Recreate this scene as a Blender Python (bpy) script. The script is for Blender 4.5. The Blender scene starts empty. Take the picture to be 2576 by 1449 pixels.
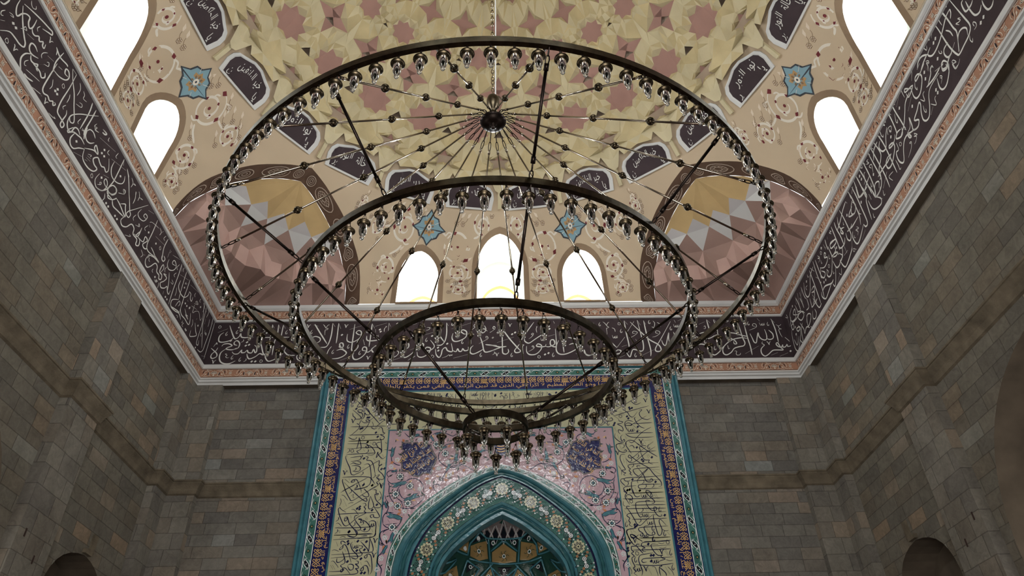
WP = 1.75; DP = 1.5; EXPO = 0.25
import bpy, bmesh, math, random
from mathutils import Vector, Matrix
from mathutils.geometry import delaunay_2d_cdt, tessellate_polygon
SC = bpy.context.scene
COL = SC.collection
PI = math.pi
CAMZ = 1.7                                   # eye height above the floor
random.seed(7)

# ------------------------------------------------------------------ materials
def newmat(name):
    m = bpy.data.materials.new(name); m.use_nodes = True
    return m, m.node_tree.nodes, m.node_tree.links, m.node_tree.nodes['Principled BSDF']
def lin(c):
    return tuple(((v/255)/12.92 if v/255 <= .04045 else ((v/255+.055)/1.055)**2.4) for v in c)+(1,)
def paint(name, rgb, rough=.8, var=.06, scale=3, metal=0, bump=0, spec=.3):
    m, n, l, b = newmat(name)
    b.inputs['Roughness'].default_value = rough; b.inputs['Metallic'].default_value = metal
    b.inputs['Specular IOR Level'].default_value = spec
    c = lin(rgb)
    if var:
        tc = n.new('ShaderNodeTexCoord'); no = n.new('ShaderNodeTexNoise')
        no.inputs['Scale'].default_value = scale; no.inputs['Detail'].default_value = 6
        l.new(tc.outputs['Object'], no.inputs['Vector'])
        r = n.new('ShaderNodeValToRGB')
        r.color_ramp.elements[0].position = .3; r.color_ramp.elements[1].position = .7
        r.color_ramp.elements[0].color = tuple(v*(1-var*2) for v in c[:3])+(1,)
        r.color_ramp.elements[1].color = tuple(min(1, v*(1+var)) for v in c[:3])+(1,)
        l.new(no.outputs['Fac'], r.inputs['Fac']); l.new(r.outputs['Color'], b.inputs['Base Color'])
        if bump:
            bp = n.new('ShaderNodeBump'); bp.inputs['Strength'].default_value = bump; bp.inputs['Distance'].default_value = .02
            n2 = n.new('ShaderNodeTexNoise'); n2.inputs['Scale'].default_value = scale*9; n2.inputs['Detail'].default_value = 5
            l.new(tc.outputs['Object'], n2.inputs['Vector']); l.new(n2.outputs['Fac'], bp.inputs['Height'])
            l.new(bp.outputs['Normal'], b.inputs['Normal'])
    else:
        b.inputs['Base Color'].default_value = c
    return m

def stone(name, bw=.46, bh=.195, tint=(1, 1, 1)):
    """coursed ashlar: every block its own grey, brown or buff, dark open joints"""
    m, n, l, b = newmat(name)
    def M(op, a, c=None, d=None):
        q = n.new('ShaderNodeMath'); q.operation = op
        for i, v in enumerate((a, c, d)):
            if v is None: continue
            if isinstance(v, (int, float)): q.inputs[i].default_value = v
            else: l.new(v, q.inputs[i])
        return q.outputs[0]
    uv = n.new('ShaderNodeUVMap'); uv.uv_map = 'UVMap'
    wn = n.new('ShaderNodeTexNoise'); wn.inputs['Scale'].default_value = 3.5; wn.inputs['Detail'].default_value = 3
    l.new(uv.outputs['UV'], wn.inputs['Vector'])
    ws = n.new('ShaderNodeVectorMath'); ws.operation = 'MULTIPLY_ADD'
    l.new(wn.outputs['Color'], ws.inputs[0]); ws.inputs[1].default_value = (.018, .018, 0); l.new(uv.outputs['UV'], ws.inputs[2])
    sp = n.new('ShaderNodeSeparateXYZ'); l.new(ws.outputs[0], sp.inputs[0])
    v = M('DIVIDE', sp.outputs['Y'], bh); row = M('FLOOR', v); fv = M('FRACT', v)
    w1 = n.new('ShaderNodeTexWhiteNoise'); w1.noise_dimensions = '1D'; l.new(row, w1.inputs['W'])
    wid = M('MULTIPLY_ADD', w1.outputs['Value'], .22, bw-.1)
    u = M('ADD', M('DIVIDE', sp.outputs['X'], wid), M('MULTIPLY', w1.outputs['Value'], 7.3))
    col = M('FLOOR', u); fu = M('FRACT', u)
    cb = n.new('ShaderNodeCombineXYZ'); l.new(col, cb.inputs[0]); l.new(row, cb.inputs[1])
    w2 = n.new('ShaderNodeTexWhiteNoise'); w2.noise_dimensions = '2D'; l.new(cb.outputs[0], w2.inputs['Vector'])
    ra = n.new('ShaderNodeValToRGB'); ra.color_ramp.interpolation = 'LINEAR'
    el = ra.color_ramp.elements
    cols = [(0, (104, 101, 97)), (.25, (113, 110, 104)), (.5, (120, 117, 110)), (.7, (110, 105, 98)), (.86, (122, 115, 105)), (.95, (136, 122, 108)), (1, (126, 128, 125))]
    el[0].position = 0; el[1].position = 1
    for p, c in cols[1:-1]: e = el.new(p); e.color = lin(c)
    el[0].color = lin(cols[0][1]); el[-1].color = lin(cols[-1][1])
    l.new(w2.outputs['Value'], ra.inputs['Fac'])
    n1 = n.new('ShaderNodeTexNoise'); n1.inputs['Scale'].default_value = 9; n1.inputs['Detail'].default_value = 9; n1.inputs['Roughness'].default_value = .7
    n1.inputs['Distortion'].default_value = 1.2
    l.new(uv.outputs['UV'], n1.inputs['Vector'])
    n3 = n.new('ShaderNodeTexNoise'); n3.inputs['Scale'].default_value = .9; n3.inputs['Detail'].default_value = 6; n3.inputs['Distortion'].default_value = 1.5
    l.new(uv.outputs['UV'], n3.inputs['Vector'])
    k = M('ADD', M('MULTIPLY', n1.outputs['Fac'], 1.15), M('MULTIPLY', n3.outputs['Fac'], .75)); k = M('ADD', k, .04)
    # joints
    ju = M('MULTIPLY', M('MINIMUM', fu, M('SUBTRACT', 1, fu)), wid); jv = M('MULTIPLY', M('MINIMUM', fv, M('SUBTRACT', 1, fv)), bh)
    j = M('MINIMUM', ju, jv)
    jm = n.new('ShaderNodeMapRange'); jm.inputs['From Min'].default_value = .001; jm.inputs['From Max'].default_value = .008
    jm.inputs['To Min'].default_value = .6; jm.inputs['To Max'].default_value = 1
    l.new(j, jm.inputs['Value'])
    k2 = M('MULTIPLY', k, jm.outputs['Result'])
    mx = n.new('ShaderNodeVectorMath'); mx.operation = 'SCALE'
    l.new(ra.outputs['Color'], mx.inputs[0]); l.new(k2, mx.inputs['Scale'])
    mt = n.new('ShaderNodeVectorMath'); mt.operation = 'MULTIPLY'; l.new(mx.outputs[0], mt.inputs[0]); mt.inputs[1].default_value = tint
    l.new(mt.outputs[0], b.inputs['Base Color'])
    b.inputs['Roughness'].default_value = .92; b.inputs['Specular IOR Level'].default_value = .15
    bp = n.new('ShaderNodeBump'); bp.inputs['Strength'].default_value = .55; bp.inputs['Distance'].default_value = .02
    hh = M('ADD', M('MULTIPLY', n1.outputs['Fac'], .6), jm.outputs['Result'])
    l.new(hh, bp.inputs['Height']); l.new(bp.outputs['Normal'], b.inputs['Normal'])
    return m

def tile(name, rgb, rough=.16, var=.12):
    """glazed tile: glossy with a slightly uneven glaze"""
    m = paint(name, rgb, rough, var, 5, spec=.5)
    n = m.node_tree.nodes; l = m.node_tree.links; b = n['Principled BSDF']
    tc = n.new('ShaderNodeTexCoord'); no = n.new('ShaderNodeTexNoise'); no.inputs['Scale'].default_value = 11; no.inputs['Detail'].default_value = 3
    l.new(tc.outputs['Object'], no.inputs['Vector'])
    bp = n.new('ShaderNodeBump'); bp.inputs['Strength'].default_value = .3; bp.inputs['Distance'].default_value = .02
    l.new(no.outputs['Fac'], bp.inputs['Height']); l.new(bp.outputs['Normal'], b.inputs['Normal'])
    return m

M_STONE = stone('ashlar_stone')
M_STONE2 = stone('dressed_pilaster_stone', .40, .27, (1.12, 1.1, 1.06))
M_STONEW = stone('side_wall_stone', .46, .2, (.96, .93, .86))
M_MOULD = paint('string_course_stone', (112, 102, 86), .9, .2, 5, bump=.4)
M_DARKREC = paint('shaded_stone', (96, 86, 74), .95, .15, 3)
M_WHITE = paint('white_plaster_trim', (214, 214, 212), .6, .03, 2)
M_TERRA = paint('terracotta_band', (172, 128, 104), .8, .06, 3)
M_CREAMP = paint('cream_band_paint', (222, 208, 190), .8, .02, 3)
M_AUB = paint('aubergine_ground', (58, 46, 50), .75, .12, 2.5)
M_AUBD = paint('dark_plum_paint', (46, 36, 40), .75, .1, 2.5)
M_LETTER = paint('white_lettering', (222, 222, 216), .7, .02, 3)
M_LINE = paint('thin_dark_line', (60, 44, 40), .8, 0)
M_BEIGE = paint('beige_vault_plaster', (196, 176, 150), .85, .04, 1.3)
M_WINBR = paint('taupe_window_surround', (138, 116, 94), .85, .06, 2)
M_BROWN = paint('brown_arch_band', (98, 76, 62), .8, .1, 2)
M_OCHRE = paint('ochre_plaster', (186, 158, 112), .85, .07, 1.6)
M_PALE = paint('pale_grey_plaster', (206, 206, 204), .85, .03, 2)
M_PALESHADE = paint('shaded_white_plaster', (184, 180, 180), .85, .03, 2)  # upper halves of the white squinch facets, their shade put into the colour
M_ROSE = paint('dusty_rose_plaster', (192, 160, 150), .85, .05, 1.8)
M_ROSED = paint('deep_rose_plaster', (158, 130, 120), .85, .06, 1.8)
M_TAUPE = paint('taupe_plaster', (162, 144, 126), .85, .06, 1.5)
M_CREAM = paint('cream_dome_plaster', (206, 194, 160), .85, .07, 1.7)
M_CREAM2 = paint('warm_cream_dome_plaster', (196, 180, 140), .85, .09, 1.9)
M_STAR = paint('rose_star_paint', (160, 124, 114), .85, .05, 2)
M_REVEAL = paint('white_window_reveal', (236, 238, 232), .8, .01, 2)
M_ORBRK = paint('orange_brick_edge', (206, 132, 76), .8, .1, 8)
M_BLUE = paint('grey_blue_paint', (128, 160, 172), .8, .04, 3)
M_MAROON = paint('maroon_paint', (104, 40, 44), .8, .05, 4)
M_TAN = paint('tan_petal_paint', (176, 140, 96), .8, .06, 4)
M_UMBER = paint('umber_line_paint', (128, 104, 80), .8, .05, 4)
M_OFFW = paint('offwhite_scroll_paint', (226, 218, 204), .8, .02, 3)
M_INK = paint('slate_outline_paint', (58, 62, 68), .8, 0)
M_TEAL = tile('teal_glazed_tile', (66, 118, 130), .2)
M_TEALD = tile('dark_teal_glazed_tile', (44, 92, 98), .2)
M_NAVY = tile('navy_glazed_tile', (26, 30, 84), .2)
M_NAVYD = tile('navy_line_tile', (24, 28, 66), .2, .05)
M_VGREEN = tile('sea_green_tile', (66, 112, 104), .2)
M_TCREAM = tile('cream_glazed_tile', (184, 182, 150), .2, .05)
M_TPINK = tile('pink_glazed_tile', (190, 162, 172), .12, .05)
M_TWHITE = tile('white_glazed_line', (222, 228, 230), .2, .02)
M_TGOLD = tile('amber_glazed_line', (222, 180, 116), .25, .05)
M_TBLACK = tile('black_glazed_line', (24, 26, 34), .2, 0)
M_TOCH = tile('ochre_glazed_tile', (150, 124, 80), .3, .12)
M_TLGREY = tile('grey_rose_glazed_tile', (134, 122, 122), .2, .06)
M_TRUST = tile('rust_glazed_tile', (186, 118, 76), .25, .05)
M_TDEEP = tile('deep_green_tile', (34, 66, 58), .2, .05)
M_BRONZE = paint('antique_brass', (78, 69, 55), .34, .25, 14, metal=1, spec=.5)
M_IRON = paint('dark_bronze_rod', (48, 41, 38), .38, .15, 14, metal=1, spec=.5)
M_CHROME = paint('polished_rod', (170, 160, 146), .14, .05, 14, metal=1, spec=.5)
M_FLOORC = paint('dull_red_carpet', (96, 62, 54), .95, .1, 6)
m, n_, l_, b = newmat('clear_lamp_glass')
b.inputs['Base Color'].default_value = (.93, .95, .96, 1); b.inputs['Roughness'].default_value = .02
b.inputs['Transmission Weight'].default_value = 1; b.inputs['IOR'].default_value = 1.45
M_GLASS = m

# ------------------------------------------------------------------ mesh helpers
def link(o, parent=None):
    COL.objects.link(o)
    if parent is not None: o.parent = parent
    return o
def mesh(name, verts, faces, mats, parent=None, smooth=False, fm=None, uv=False):
    me = bpy.data.meshes.new(name)
    me.from_pydata([tuple(v) for v in verts], [], faces)
    if not isinstance(mats, (list, tuple)): mats = [mats]
    for m in mats: me.materials.append(m)
    if fm: me.polygons.foreach_set('material_index', fm)
    if smooth: me.polygons.foreach_set('use_smooth', [True]*len(me.polygons))
    if uv:
        lay = me.uv_layers.new(name='UVMap')
        for p in me.polygons:
            nx, ny, nz = (abs(c) for c in p.normal)
            for li in p.loop_indices:
                x, y, z = me.vertices[me.loops[li].vertex_index].co
                if nz > .75: lay.data[li].uv = (x+3.1, y+1.7)
                elif nx > ny: lay.data[li].uv = (y+20, z+20)
                else: lay.data[li].uv = (x+20, z+20)
    me.update()
    return link(bpy.data.objects.new(name, me), parent)
def tag(o, label=None, cat=None, group=None, kind=None):
    if label: o['label'] = label
    if cat: o['category'] = cat
    if group: o['group'] = group
    if kind: o['kind'] = kind
    return o
def empty(name, loc=(0, 0, 0), parent=None):
    o = bpy.data.objects.new(name, None); o.empty_display_size = .2; o.location = loc
    return link(o, parent)
class MB:
    """collects shapes into one mesh"""
    def __init__(s): s.v = []; s.f = []; s.m = []
    def add(s, vs, fs, mi=0):
        b = len(s.v); s.v += [tuple(v) for v in vs]; s.f += [tuple(b+i for i in f) for f in fs]; s.m += [mi]*len(fs)
    def box(s, a, b, mi=0):
        (x0, y0, z0), (x1, y1, z1) = a, b
        s.add([(x0, y0, z0), (x1, y0, z0), (x1, y1, z0), (x0, y1, z0), (x0, y0, z1), (x1, y0, z1), (x1, y1, z1), (x0, y1, z1)],
              [(3, 2, 1, 0), (4, 5, 6, 7), (0, 1, 5, 4), (1, 2, 6, 5), (2, 3, 7, 6), (3, 0, 4, 7)], mi)
    def tube(s, pts, r, n=6, mi=0, caps=True, closed=False):
        pts = [Vector(p) for p in pts]; N = len(pts); rr = r if isinstance(r, (list, tuple)) else [r]*N
        b = len(s.v); up = Vector((0, 0, 1)); prev = None
        for i, p in enumerate(pts):
            if closed: t = pts[(i+1) % N]-pts[i-1]
            else: t = pts[min(i+1, N-1)]-pts[max(i-1, 0)]
            t.normalize()
            a = prev if prev is not None else (up if abs(t.z) < .9 else Vector((1, 0, 0)))
            x = (a-t*a.dot(t)).normalized(); y = t.cross(x); prev = x
            for k in range(n):
                w = 2*PI*k/n; s.v.append(tuple(p+x*(rr[i]*math.cos(w))+y*(rr[i]*math.sin(w))))
        R = N if closed else N-1
        for i in range(R):
            for k in range(n):
                a0 = b+i*n; a1 = b+((i+1) % N)*n
                s.f.append((a0+k, a0+(k+1) % n, a1+(k+1) % n, a1+k)); s.m.append(mi)
        if caps and not closed:
            s.f.append(tuple(b+k for k in range(n))[::-1]); s.f.append(tuple(b+(N-1)*n+k for k in range(n))); s.m += [mi]*2
    def lathe(s, prof, n=20, c=(0, 0, 0), mi=0):
        b = len(s.v)
        for r, z in prof:
            for k in range(n):
                w = 2*PI*k/n; s.v.append((c[0]+r*math.cos(w), c[1]+r*math.sin(w), c[2]+z))
        for i in range(len(prof)-1):
            for k in range(n):
                s.f.append((b+i*n+k, b+i*n+(k+1) % n, b+(i+1)*n+(k+1) % n, b+(i+1)*n+k)); s.m.append(mi)
    def ball(s, c, r, n=10, mi=0):
        s.lathe([(max(1e-4, r*math.sin(PI*i/8)), -r*math.cos(PI*i/8)) for i in range(9)], n, c, mi)
    def sweep(s, path, prof, closed=False, mi=0, up=(0, 0, 1)):
        pass
    def build(s, name, mats, parent=None, smooth=False, uv=False):
        return mesh(name, s.v, s.f, mats, parent, smooth, s.m, uv)

def inside(p, poly):
    x, y = p; c = False; n = len(poly); j = n-1
    for i in range(n):
        xi, yi = poly[i]; xj, yj = poly[j]
        if (yi > y) != (yj > y) and x < (xj-xi)*(y-yi)/(yj-yi)+xi: c = not c
        j = i
    return c
def cdt(outline, holes, grid=None, extra=()):
    """triangulate an outline with holes; returns 2-D verts and triangles"""
    pts = []; edges = []
    for lp in [outline]+list(holes):
        b = len(pts); pts += [Vector(p) for p in lp]; edges += [(b+i, b+(i+1) % len(lp)) for i in range(len(lp))]
    xs = [p[0] for p in outline]; ys = [p[1] for p in outline]
    if grid:
        x = min(xs)+grid/2
        while x < max(xs):
            y = min(ys)+grid/2
            while y < max(ys):
                if inside((x, y), outline) and not any(inside((x, y), h) for h in holes): pts.append(Vector((x, y)))
                y += grid
            x += grid
    for p in extra: pts.append(Vector(p))
    v, e, f, *_ = delaunay_2d_cdt(pts, edges, [], 0, 1e-5)
    out = []
    for t in f:
        c = sum((v[i] for i in t), Vector((0, 0)))/len(t)
        if inside(c, outline) and not any(inside(c, h) for h in holes): out.append(tuple(t))
    return v, out
def arch_poly(cx, z0, w, zs, za, n=8, power=1.75):
    """pointed (four-centred) arch outline, anticlockwise from lower left"""
    L = [(cx-w, z0), (cx-w, zs)]
    for i in range(1, n+1):
        t = i/n
        x = w*(1-t**power); z = zs+(za-zs)*(math.sin(t*PI/2)**.85*.82+.18*t)
        L.append((cx-x, z))
    R = [(2*cx-a, b) for a, b in L[:-1]][::-1]
    return (L+R)[::-1]

# ------------------------------------------------------------------ camera
cam = bpy.data.cameras.new('camera'); cam.sensor_width = 36; cam.lens = 36*1803.5/2576
cam.clip_start = .05; cam.clip_end = 200
co = bpy.data.objects.new('camera', cam); link(co)
R = Matrix(((0.99970933, 0.01010178, -0.02189074), (-0.01110952, -0.61281932, -0.79014496), (-0.02139694, 0.79015849, -0.61252897)))
co.matrix_world = Matrix.Translation((-.09, -6.2, CAMZ)) @ R.to_4x4()
SC.camera = co

def rot4(k):
    """the four sides of the square hall: 0 far, 1 left, 2 near, 3 right"""
    a = k*PI/2; c, s = round(math.cos(a)), round(math.sin(a))
    return lambda p: (c*p[0]-s*p[1], s*p[0]+c*p[1], p[2])
SIDE = ['far', 'left', 'near', 'right']
# ------------------------------------------------------------------ stone walls
H = CAMZ
ZTOP = 7.14+H
def wall_with(name, k, half, off, holes, mat, zt=ZTOP):
    f = rot4(k)
    out = [(-half, 0), (half, 0), (half, zt), (-half, zt)]
    v, t = cdt(out, holes)
    vs = [f((p.x, off, p.y)) for p in v]
    return tag(mesh(name, vs, t, mat, uv=True), kind='structure')
niche_far = None
def sidewall_holes(k):
    # plan coordinate along the wall runs so that +u is to the right when facing the wall
    # left wall: u = world y ; right wall: u = -world y
    s = 1 if k == 1 else -1
    hs = []
    for cy in (4.22, -4.22):
        hs.append(arch_poly(s*cy, 1.0, .80, 2.55+H, 3.36+H, 8, 2.2))
    hs.append(arch_poly(0, 0.02, 2.2, 2.4+H, 4.62+H, 14, 1.9))
    return hs
WT = 5.96
wall_with('wall_far', 0, WT, WT, [arch_poly(-.03, .01, 1.10, 3.3+H, 4.45+H, 8, 1.8)], M_STONE)
for k in (1, 3): wall_with('wall_'+SIDE[k], k, WT, WT, sidewall_holes(k), M_STONEW)
near_hole = arch_poly(0, .02, 1.9, 2.4+H, 4.4+H, 14, 1.9)
wall_with('wall_near', 2, WT, WT, [near_hole], M_STONE)
tag(mesh('floor', [(-9, -9, 0), (9, -9, 0), (9, 9, 0), (-9, 9, 0)], [(0, 1, 2, 3)], M_FLOORC), kind='structure')
# recesses behind the blind arches and the big openings
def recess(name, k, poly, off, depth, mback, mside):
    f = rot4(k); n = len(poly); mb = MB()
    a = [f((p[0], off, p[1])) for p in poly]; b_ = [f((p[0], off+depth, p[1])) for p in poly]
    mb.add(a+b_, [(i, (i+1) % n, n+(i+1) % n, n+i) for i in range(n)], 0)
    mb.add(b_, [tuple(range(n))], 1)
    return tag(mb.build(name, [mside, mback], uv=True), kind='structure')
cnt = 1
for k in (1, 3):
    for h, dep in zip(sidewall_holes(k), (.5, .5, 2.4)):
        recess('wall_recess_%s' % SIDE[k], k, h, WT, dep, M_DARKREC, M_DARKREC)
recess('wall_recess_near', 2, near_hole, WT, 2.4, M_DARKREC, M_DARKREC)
# hood blocks beside the blind arches (the little stepped springers)
for k in (1, 3):
    f = rot4(k); s = 1 if k == 1 else -1
    for cy in (4.22, -4.22):
        mb = MB()
        for du, z, w in ((0, 3.37, .05),):
            c = s*cy
            a = f((c-.10, WT-.05, z+H)); b2 = f((c+.10, WT+.02, z+H+.06))
            mb.box(tuple(min(p, q) for p, q in zip(a, b2)), tuple(max(p, q) for p, q in zip(a, b2)))
            a = f((c+.04*s, WT-.03, z+H+.06)); b2 = f((c+.16*s, WT+.02, z+H+.30))
            mb.box(tuple(min(p, q) for p, q in zip(a, b2)), tuple(max(p, q) for p, q in zip(a, b2)))
        tag(mb.build('trim_springer', M_MOULD, uv=True), kind='structure')
# pilasters: a pair on every wall and folded ones in every corner
def wbox(k, u0, u1, d0, d1, z0, z1):
    f = rot4(k); a = f((u0, d0, z0)); b2 = f((u1, d1, z1))
    return tuple(min(p, q) for p, q in zip(a, b2)), tuple(max(p, q) for p, q in zip(a, b2))
PF = 5.81
for k in range(4):
    us = [(2.37, 3.14), (-3.14, -2.37)] if k in (1, 3) else []
    for u0, u1 in us:
        mb = MB(); mb.box(*wbox(k, u0, u1, PF, WT+.02, 0, 7.04+H))
        tag(mb.build('wall_pilaster_'+SIDE[k], M_STONE2, uv=True), kind='structure')
# corner pilasters, one folded pier per corner
for (sx, sy) in ((1, 1), (-1, 1), (1, -1), (-1, -1)):
    p = [(5.33, 6.0), (5.33, PF), (PF, PF), (PF, 5.36), (6.0, 5.36), (6.0, 6.0)]
    vs = []; z0, z1 = 0, 7.04+H
    for z in (z0, z1): vs += [(sx*a, sy*b_, z) for a, b_ in p]
    n = len(p); fs = [(i, (i+1) % n, n+(i+1) % n, n+i) for i in range(n)]+[tuple(range(n))[::-1], tuple(range(n, 2*n))]
    if sx*sy > 0: fs = [f[::-1] for f in fs]
    tag(mesh('wall_pier_corner', vs, fs, M_STONE2, uv=True), kind='structure')
# small dark put-log holes in the side pilasters
for k, us in ((1, ((2.52, 3.05+H), (2.86, 2.83+H))), (3, ((-2.52, 3.05+H), (-2.86, 2.83+H)))):
    for u, z in us:
        mb = MB(); mb.box(*wbox(k, u-.014, u+.014, PF-.004, PF+.02, z, z+.10))
        tag(mb.build('wall_slot', M_LINE), kind='structure')
# string course following walls and pilasters
def course(name, pts, prof, mat, closed=True):
    """pts: plan outline (anticlockwise seen from above, room inside); prof: (out towards room, z)"""
    n = len(pts); P = [Vector(p) for p in pts]; rows = []
    for i in range(n):
        a = (P[i]-P[i-1]).normalized(); b2 = (P[(i+1) % n]-P[i]).normalized()
        na = Vector((-a.y, a.x)); nb = Vector((-b2.y, b2.x))
        mm = (na+nb); d = 1+na.dot(nb)
        mit = mm/d if d > .05 else na
        rows.append([(P[i].x+mit.x*o, P[i].y+mit.y*o, z) for o, z in prof])
    m = len(prof); vs = [v for r in rows for v in r]; fs = []
    for i in range(n):
        j = (i+1) % n
        for q in range(m-1): fs.append((i*m+q, j*m+q, j*m+q+1, i*m+q+1))
    return tag(mesh(name, vs, fs, mat, uv=True), kind='structure')
a_, w_ = PF, WT
quarter = [(5.36, a_), (a_, a_), (a_, 5.36), (w_, 5.36), (w_, 3.14), (a_, 3.14), (a_, 2.37), (w_, 2.37)]
R1 = [(5.33, w_), (5.33, a_), (a_, a_), (a_, 5.36), (w_, 5.36), (w_, 3.14), (a_, 3.14), (a_, 2.37), (w_, 2.37)]
right = R1+[(x, -y) for x, y in R1[::-1]]           # clockwise down the right wall
loop = right+[(-x, y) for x, y in right[::-1]]
loop = loop[::-1]
zc = 4.87+H
course('trim_1', loop, [(0, zc-.01), (.015, zc), (.03, zc+.01), (.035, zc+.03), (.05, zc+.09), (.085, zc+.15), (.105, zc+.18), (.105, zc+.2), (.12, zc+.205), (.12, zc+.23), (.1, zc+.235), (0, zc+.25)], M_MOULD)

# ------------------------------------------------------------------ cornice, bands and inscription frieze
def ringstrip(name, prof, mats, fm, k=None, parent=None):
    """square ring (or one side of it) swept from (half width, z) points"""
    vs = []; fs = []; ms = []
    for kk in (range(4) if k is None else [k]):
        f = rot4(kk); b_ = len(vs)
        for h, z in prof: vs += [f((-h, h, z+H)), f((h, h, z+H))]
        for q in range(len(prof)-1):
            fs.append((b_+2*q, b_+2*q+1, b_+2*q+3, b_+2*q+2)); ms.append(fm[q] if fm else 0)
    return mesh(name, vs, fs, mats, parent, fm=ms)
tag(ringstrip('trim_2', [(6.0, 7.035), (5.83, 7.035), (5.825, 7.095), (5.79, 7.10), (5.785, 7.115), (5.80, 7.12), (5.80, 7.15), (5.77, 7.155), (5.765, 7.18), (5.79, 7.19), (5.80, 7.20)], [M_WHITE, M_DARKREC], [1]+[0]*9), kind='structure')
tag(ringstrip('trim_3', [(5.80, 7.385), (5.775, 7.39), (5.76, 7.42), (5.76, 7.45), (5.775, 7.48), (5.80, 7.49)], [M_WHITE], None), kind='structure')
tag(ringstrip('trim_4', [(5.795, 8.48), (5.77, 8.485), (5.76, 8.50), (5.76, 8.525), (5.795, 8.545)], [M_WHITE], None), kind='structure')
tag(ringstrip('trim_5', [(5.79, 8.745), (5.765, 8.75), (5.765, 8.765), (5.75, 8.77), (5.73, 8.79), (5.73, 8.825), (5.745, 8.83), (5.745, 8.87), (6.1, 8.872)], [M_WHITE], None), kind='structure')
FRIEZE = {}; BANDS = {}
LBL = ['above the blue tiled prayer niche', 'along the left wall', 'on the near wall behind the camera', 'along the right wall']
for k in range(4):
    FRIEZE[k] = tag(ringstrip('inscription_frieze', [(5.80, 7.488), (5.796, 8.482)], [M_AUB], None, k),
                    'dark plum frieze with large white Arabic calligraphy '+LBL[k], 'frieze', 'inscription friezes round the hall')
    for nm, z0, z1, wd in (('lower', 7.198, 7.388, 'lower'), ('upper', 8.543, 8.748, 'upper')):
        BANDS[(k, nm)] = tag(ringstrip('ornament_band', [(5.80, z0), (5.79 if nm == 'upper' else 5.8, z1)], [M_TERRA], None, k),
                    'terracotta band of small scrolls, %s of the pair, %s' % (wd, LBL[k]), 'ornament band', 'terracotta ornament bands')

# ------------------------------------------------------------------ vault faces
def smin(a, b, k=.25):
    h = max(k-abs(a-b), 0)/k
    return min(a, b)-h*h*k*.25
def SR(az, z):
    """radius of the vault surface; az measured from a wall normal, z above the eye"""
    p = 5.8/max(abs(math.cos(az)), abs(math.sin(az)))
    return smin(p, max(47.1-(z-6.53)**2, 0)**.5)
def vpt(u, z, off=0., k=0):
    """u: position across the wall plane, z above eye -> 3-D point on the vault face of side k"""
    az = math.atan2(u, 5.8)
    r = SR(az, z)-off
    return rot4(k)((r*math.sin(az), r*math.cos(az), z+H))
OUT = [(17.9, 8.86), (17.8, 9.0), (17.0, 9.4), (15.6, 9.75), (13.0, 10.1), (9.8, 10.4), (5.5, 10.65), (2.5, 10.77), (0, 10.84)]
INN = [(16.1, 8.86), (15.9, 9.0), (15.2, 9.38), (13.8, 9.68), (11.8, 10.0), (8.2, 10.34), (4.5, 10.57), (2.0, 10.68), (0, 10.74)]
def refine(L, n=4):
    o = []
    for i in range(len(L)-1):
        p0 = L[max(i-1, 0)]; p1 = L[i]; p2 = L[i+1]; p3 = L[min(i+2, len(L)-1)]
        for q in range(n):
            t = q/n
            o.append(tuple(.5*((2*b_)+(-a+c)*t+(2*a-5*b_+4*c-d)*t*t+(-a+3*b_-3*c+d)*t**3) for a, b_, c, d in zip(p0, p1, p2, p3)))
    o.append(L[-1]); return o
OUTr = refine(OUT, 3); INNr = refine(INN, 3)
edgeR = [(5.8*math.tan(math.radians(45-d)), z) for d, z in OUTr]          # right-hand arch edge, foot to crown
ZR = 10.97                                                                 # springing of the ring of panels
outl = [(-edgeR[0][0], 8.86)]+[(edgeR[0][0], 8.86)]+edgeR[1:]+[(5.8*.999, ZR)]
outl += [(5.8*math.tan(math.radians(a)), ZR) for a in range(42, -43, -3)]
outl += [(-5.8*.999, ZR)]+[(-u, z) for u, z in edgeR[1:][::-1]]
WINS = [(0, .50, 8.96, 9.9, 10.60), (-1.76, .43, 8.96, 9.62, 10.16), (1.76, .43, 8.96, 9.62, 10.16)]
def winpoly(w, grow=0.):
    cx, hw, z0, zs, za = w
    return arch_poly(cx, z0-grow*.35, hw+grow, zs, za+grow*1.1, 8, 1.7)
ROOT_VAULT = {}
M_REV2 = [M_REVEAL, M_ORBRK]
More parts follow.
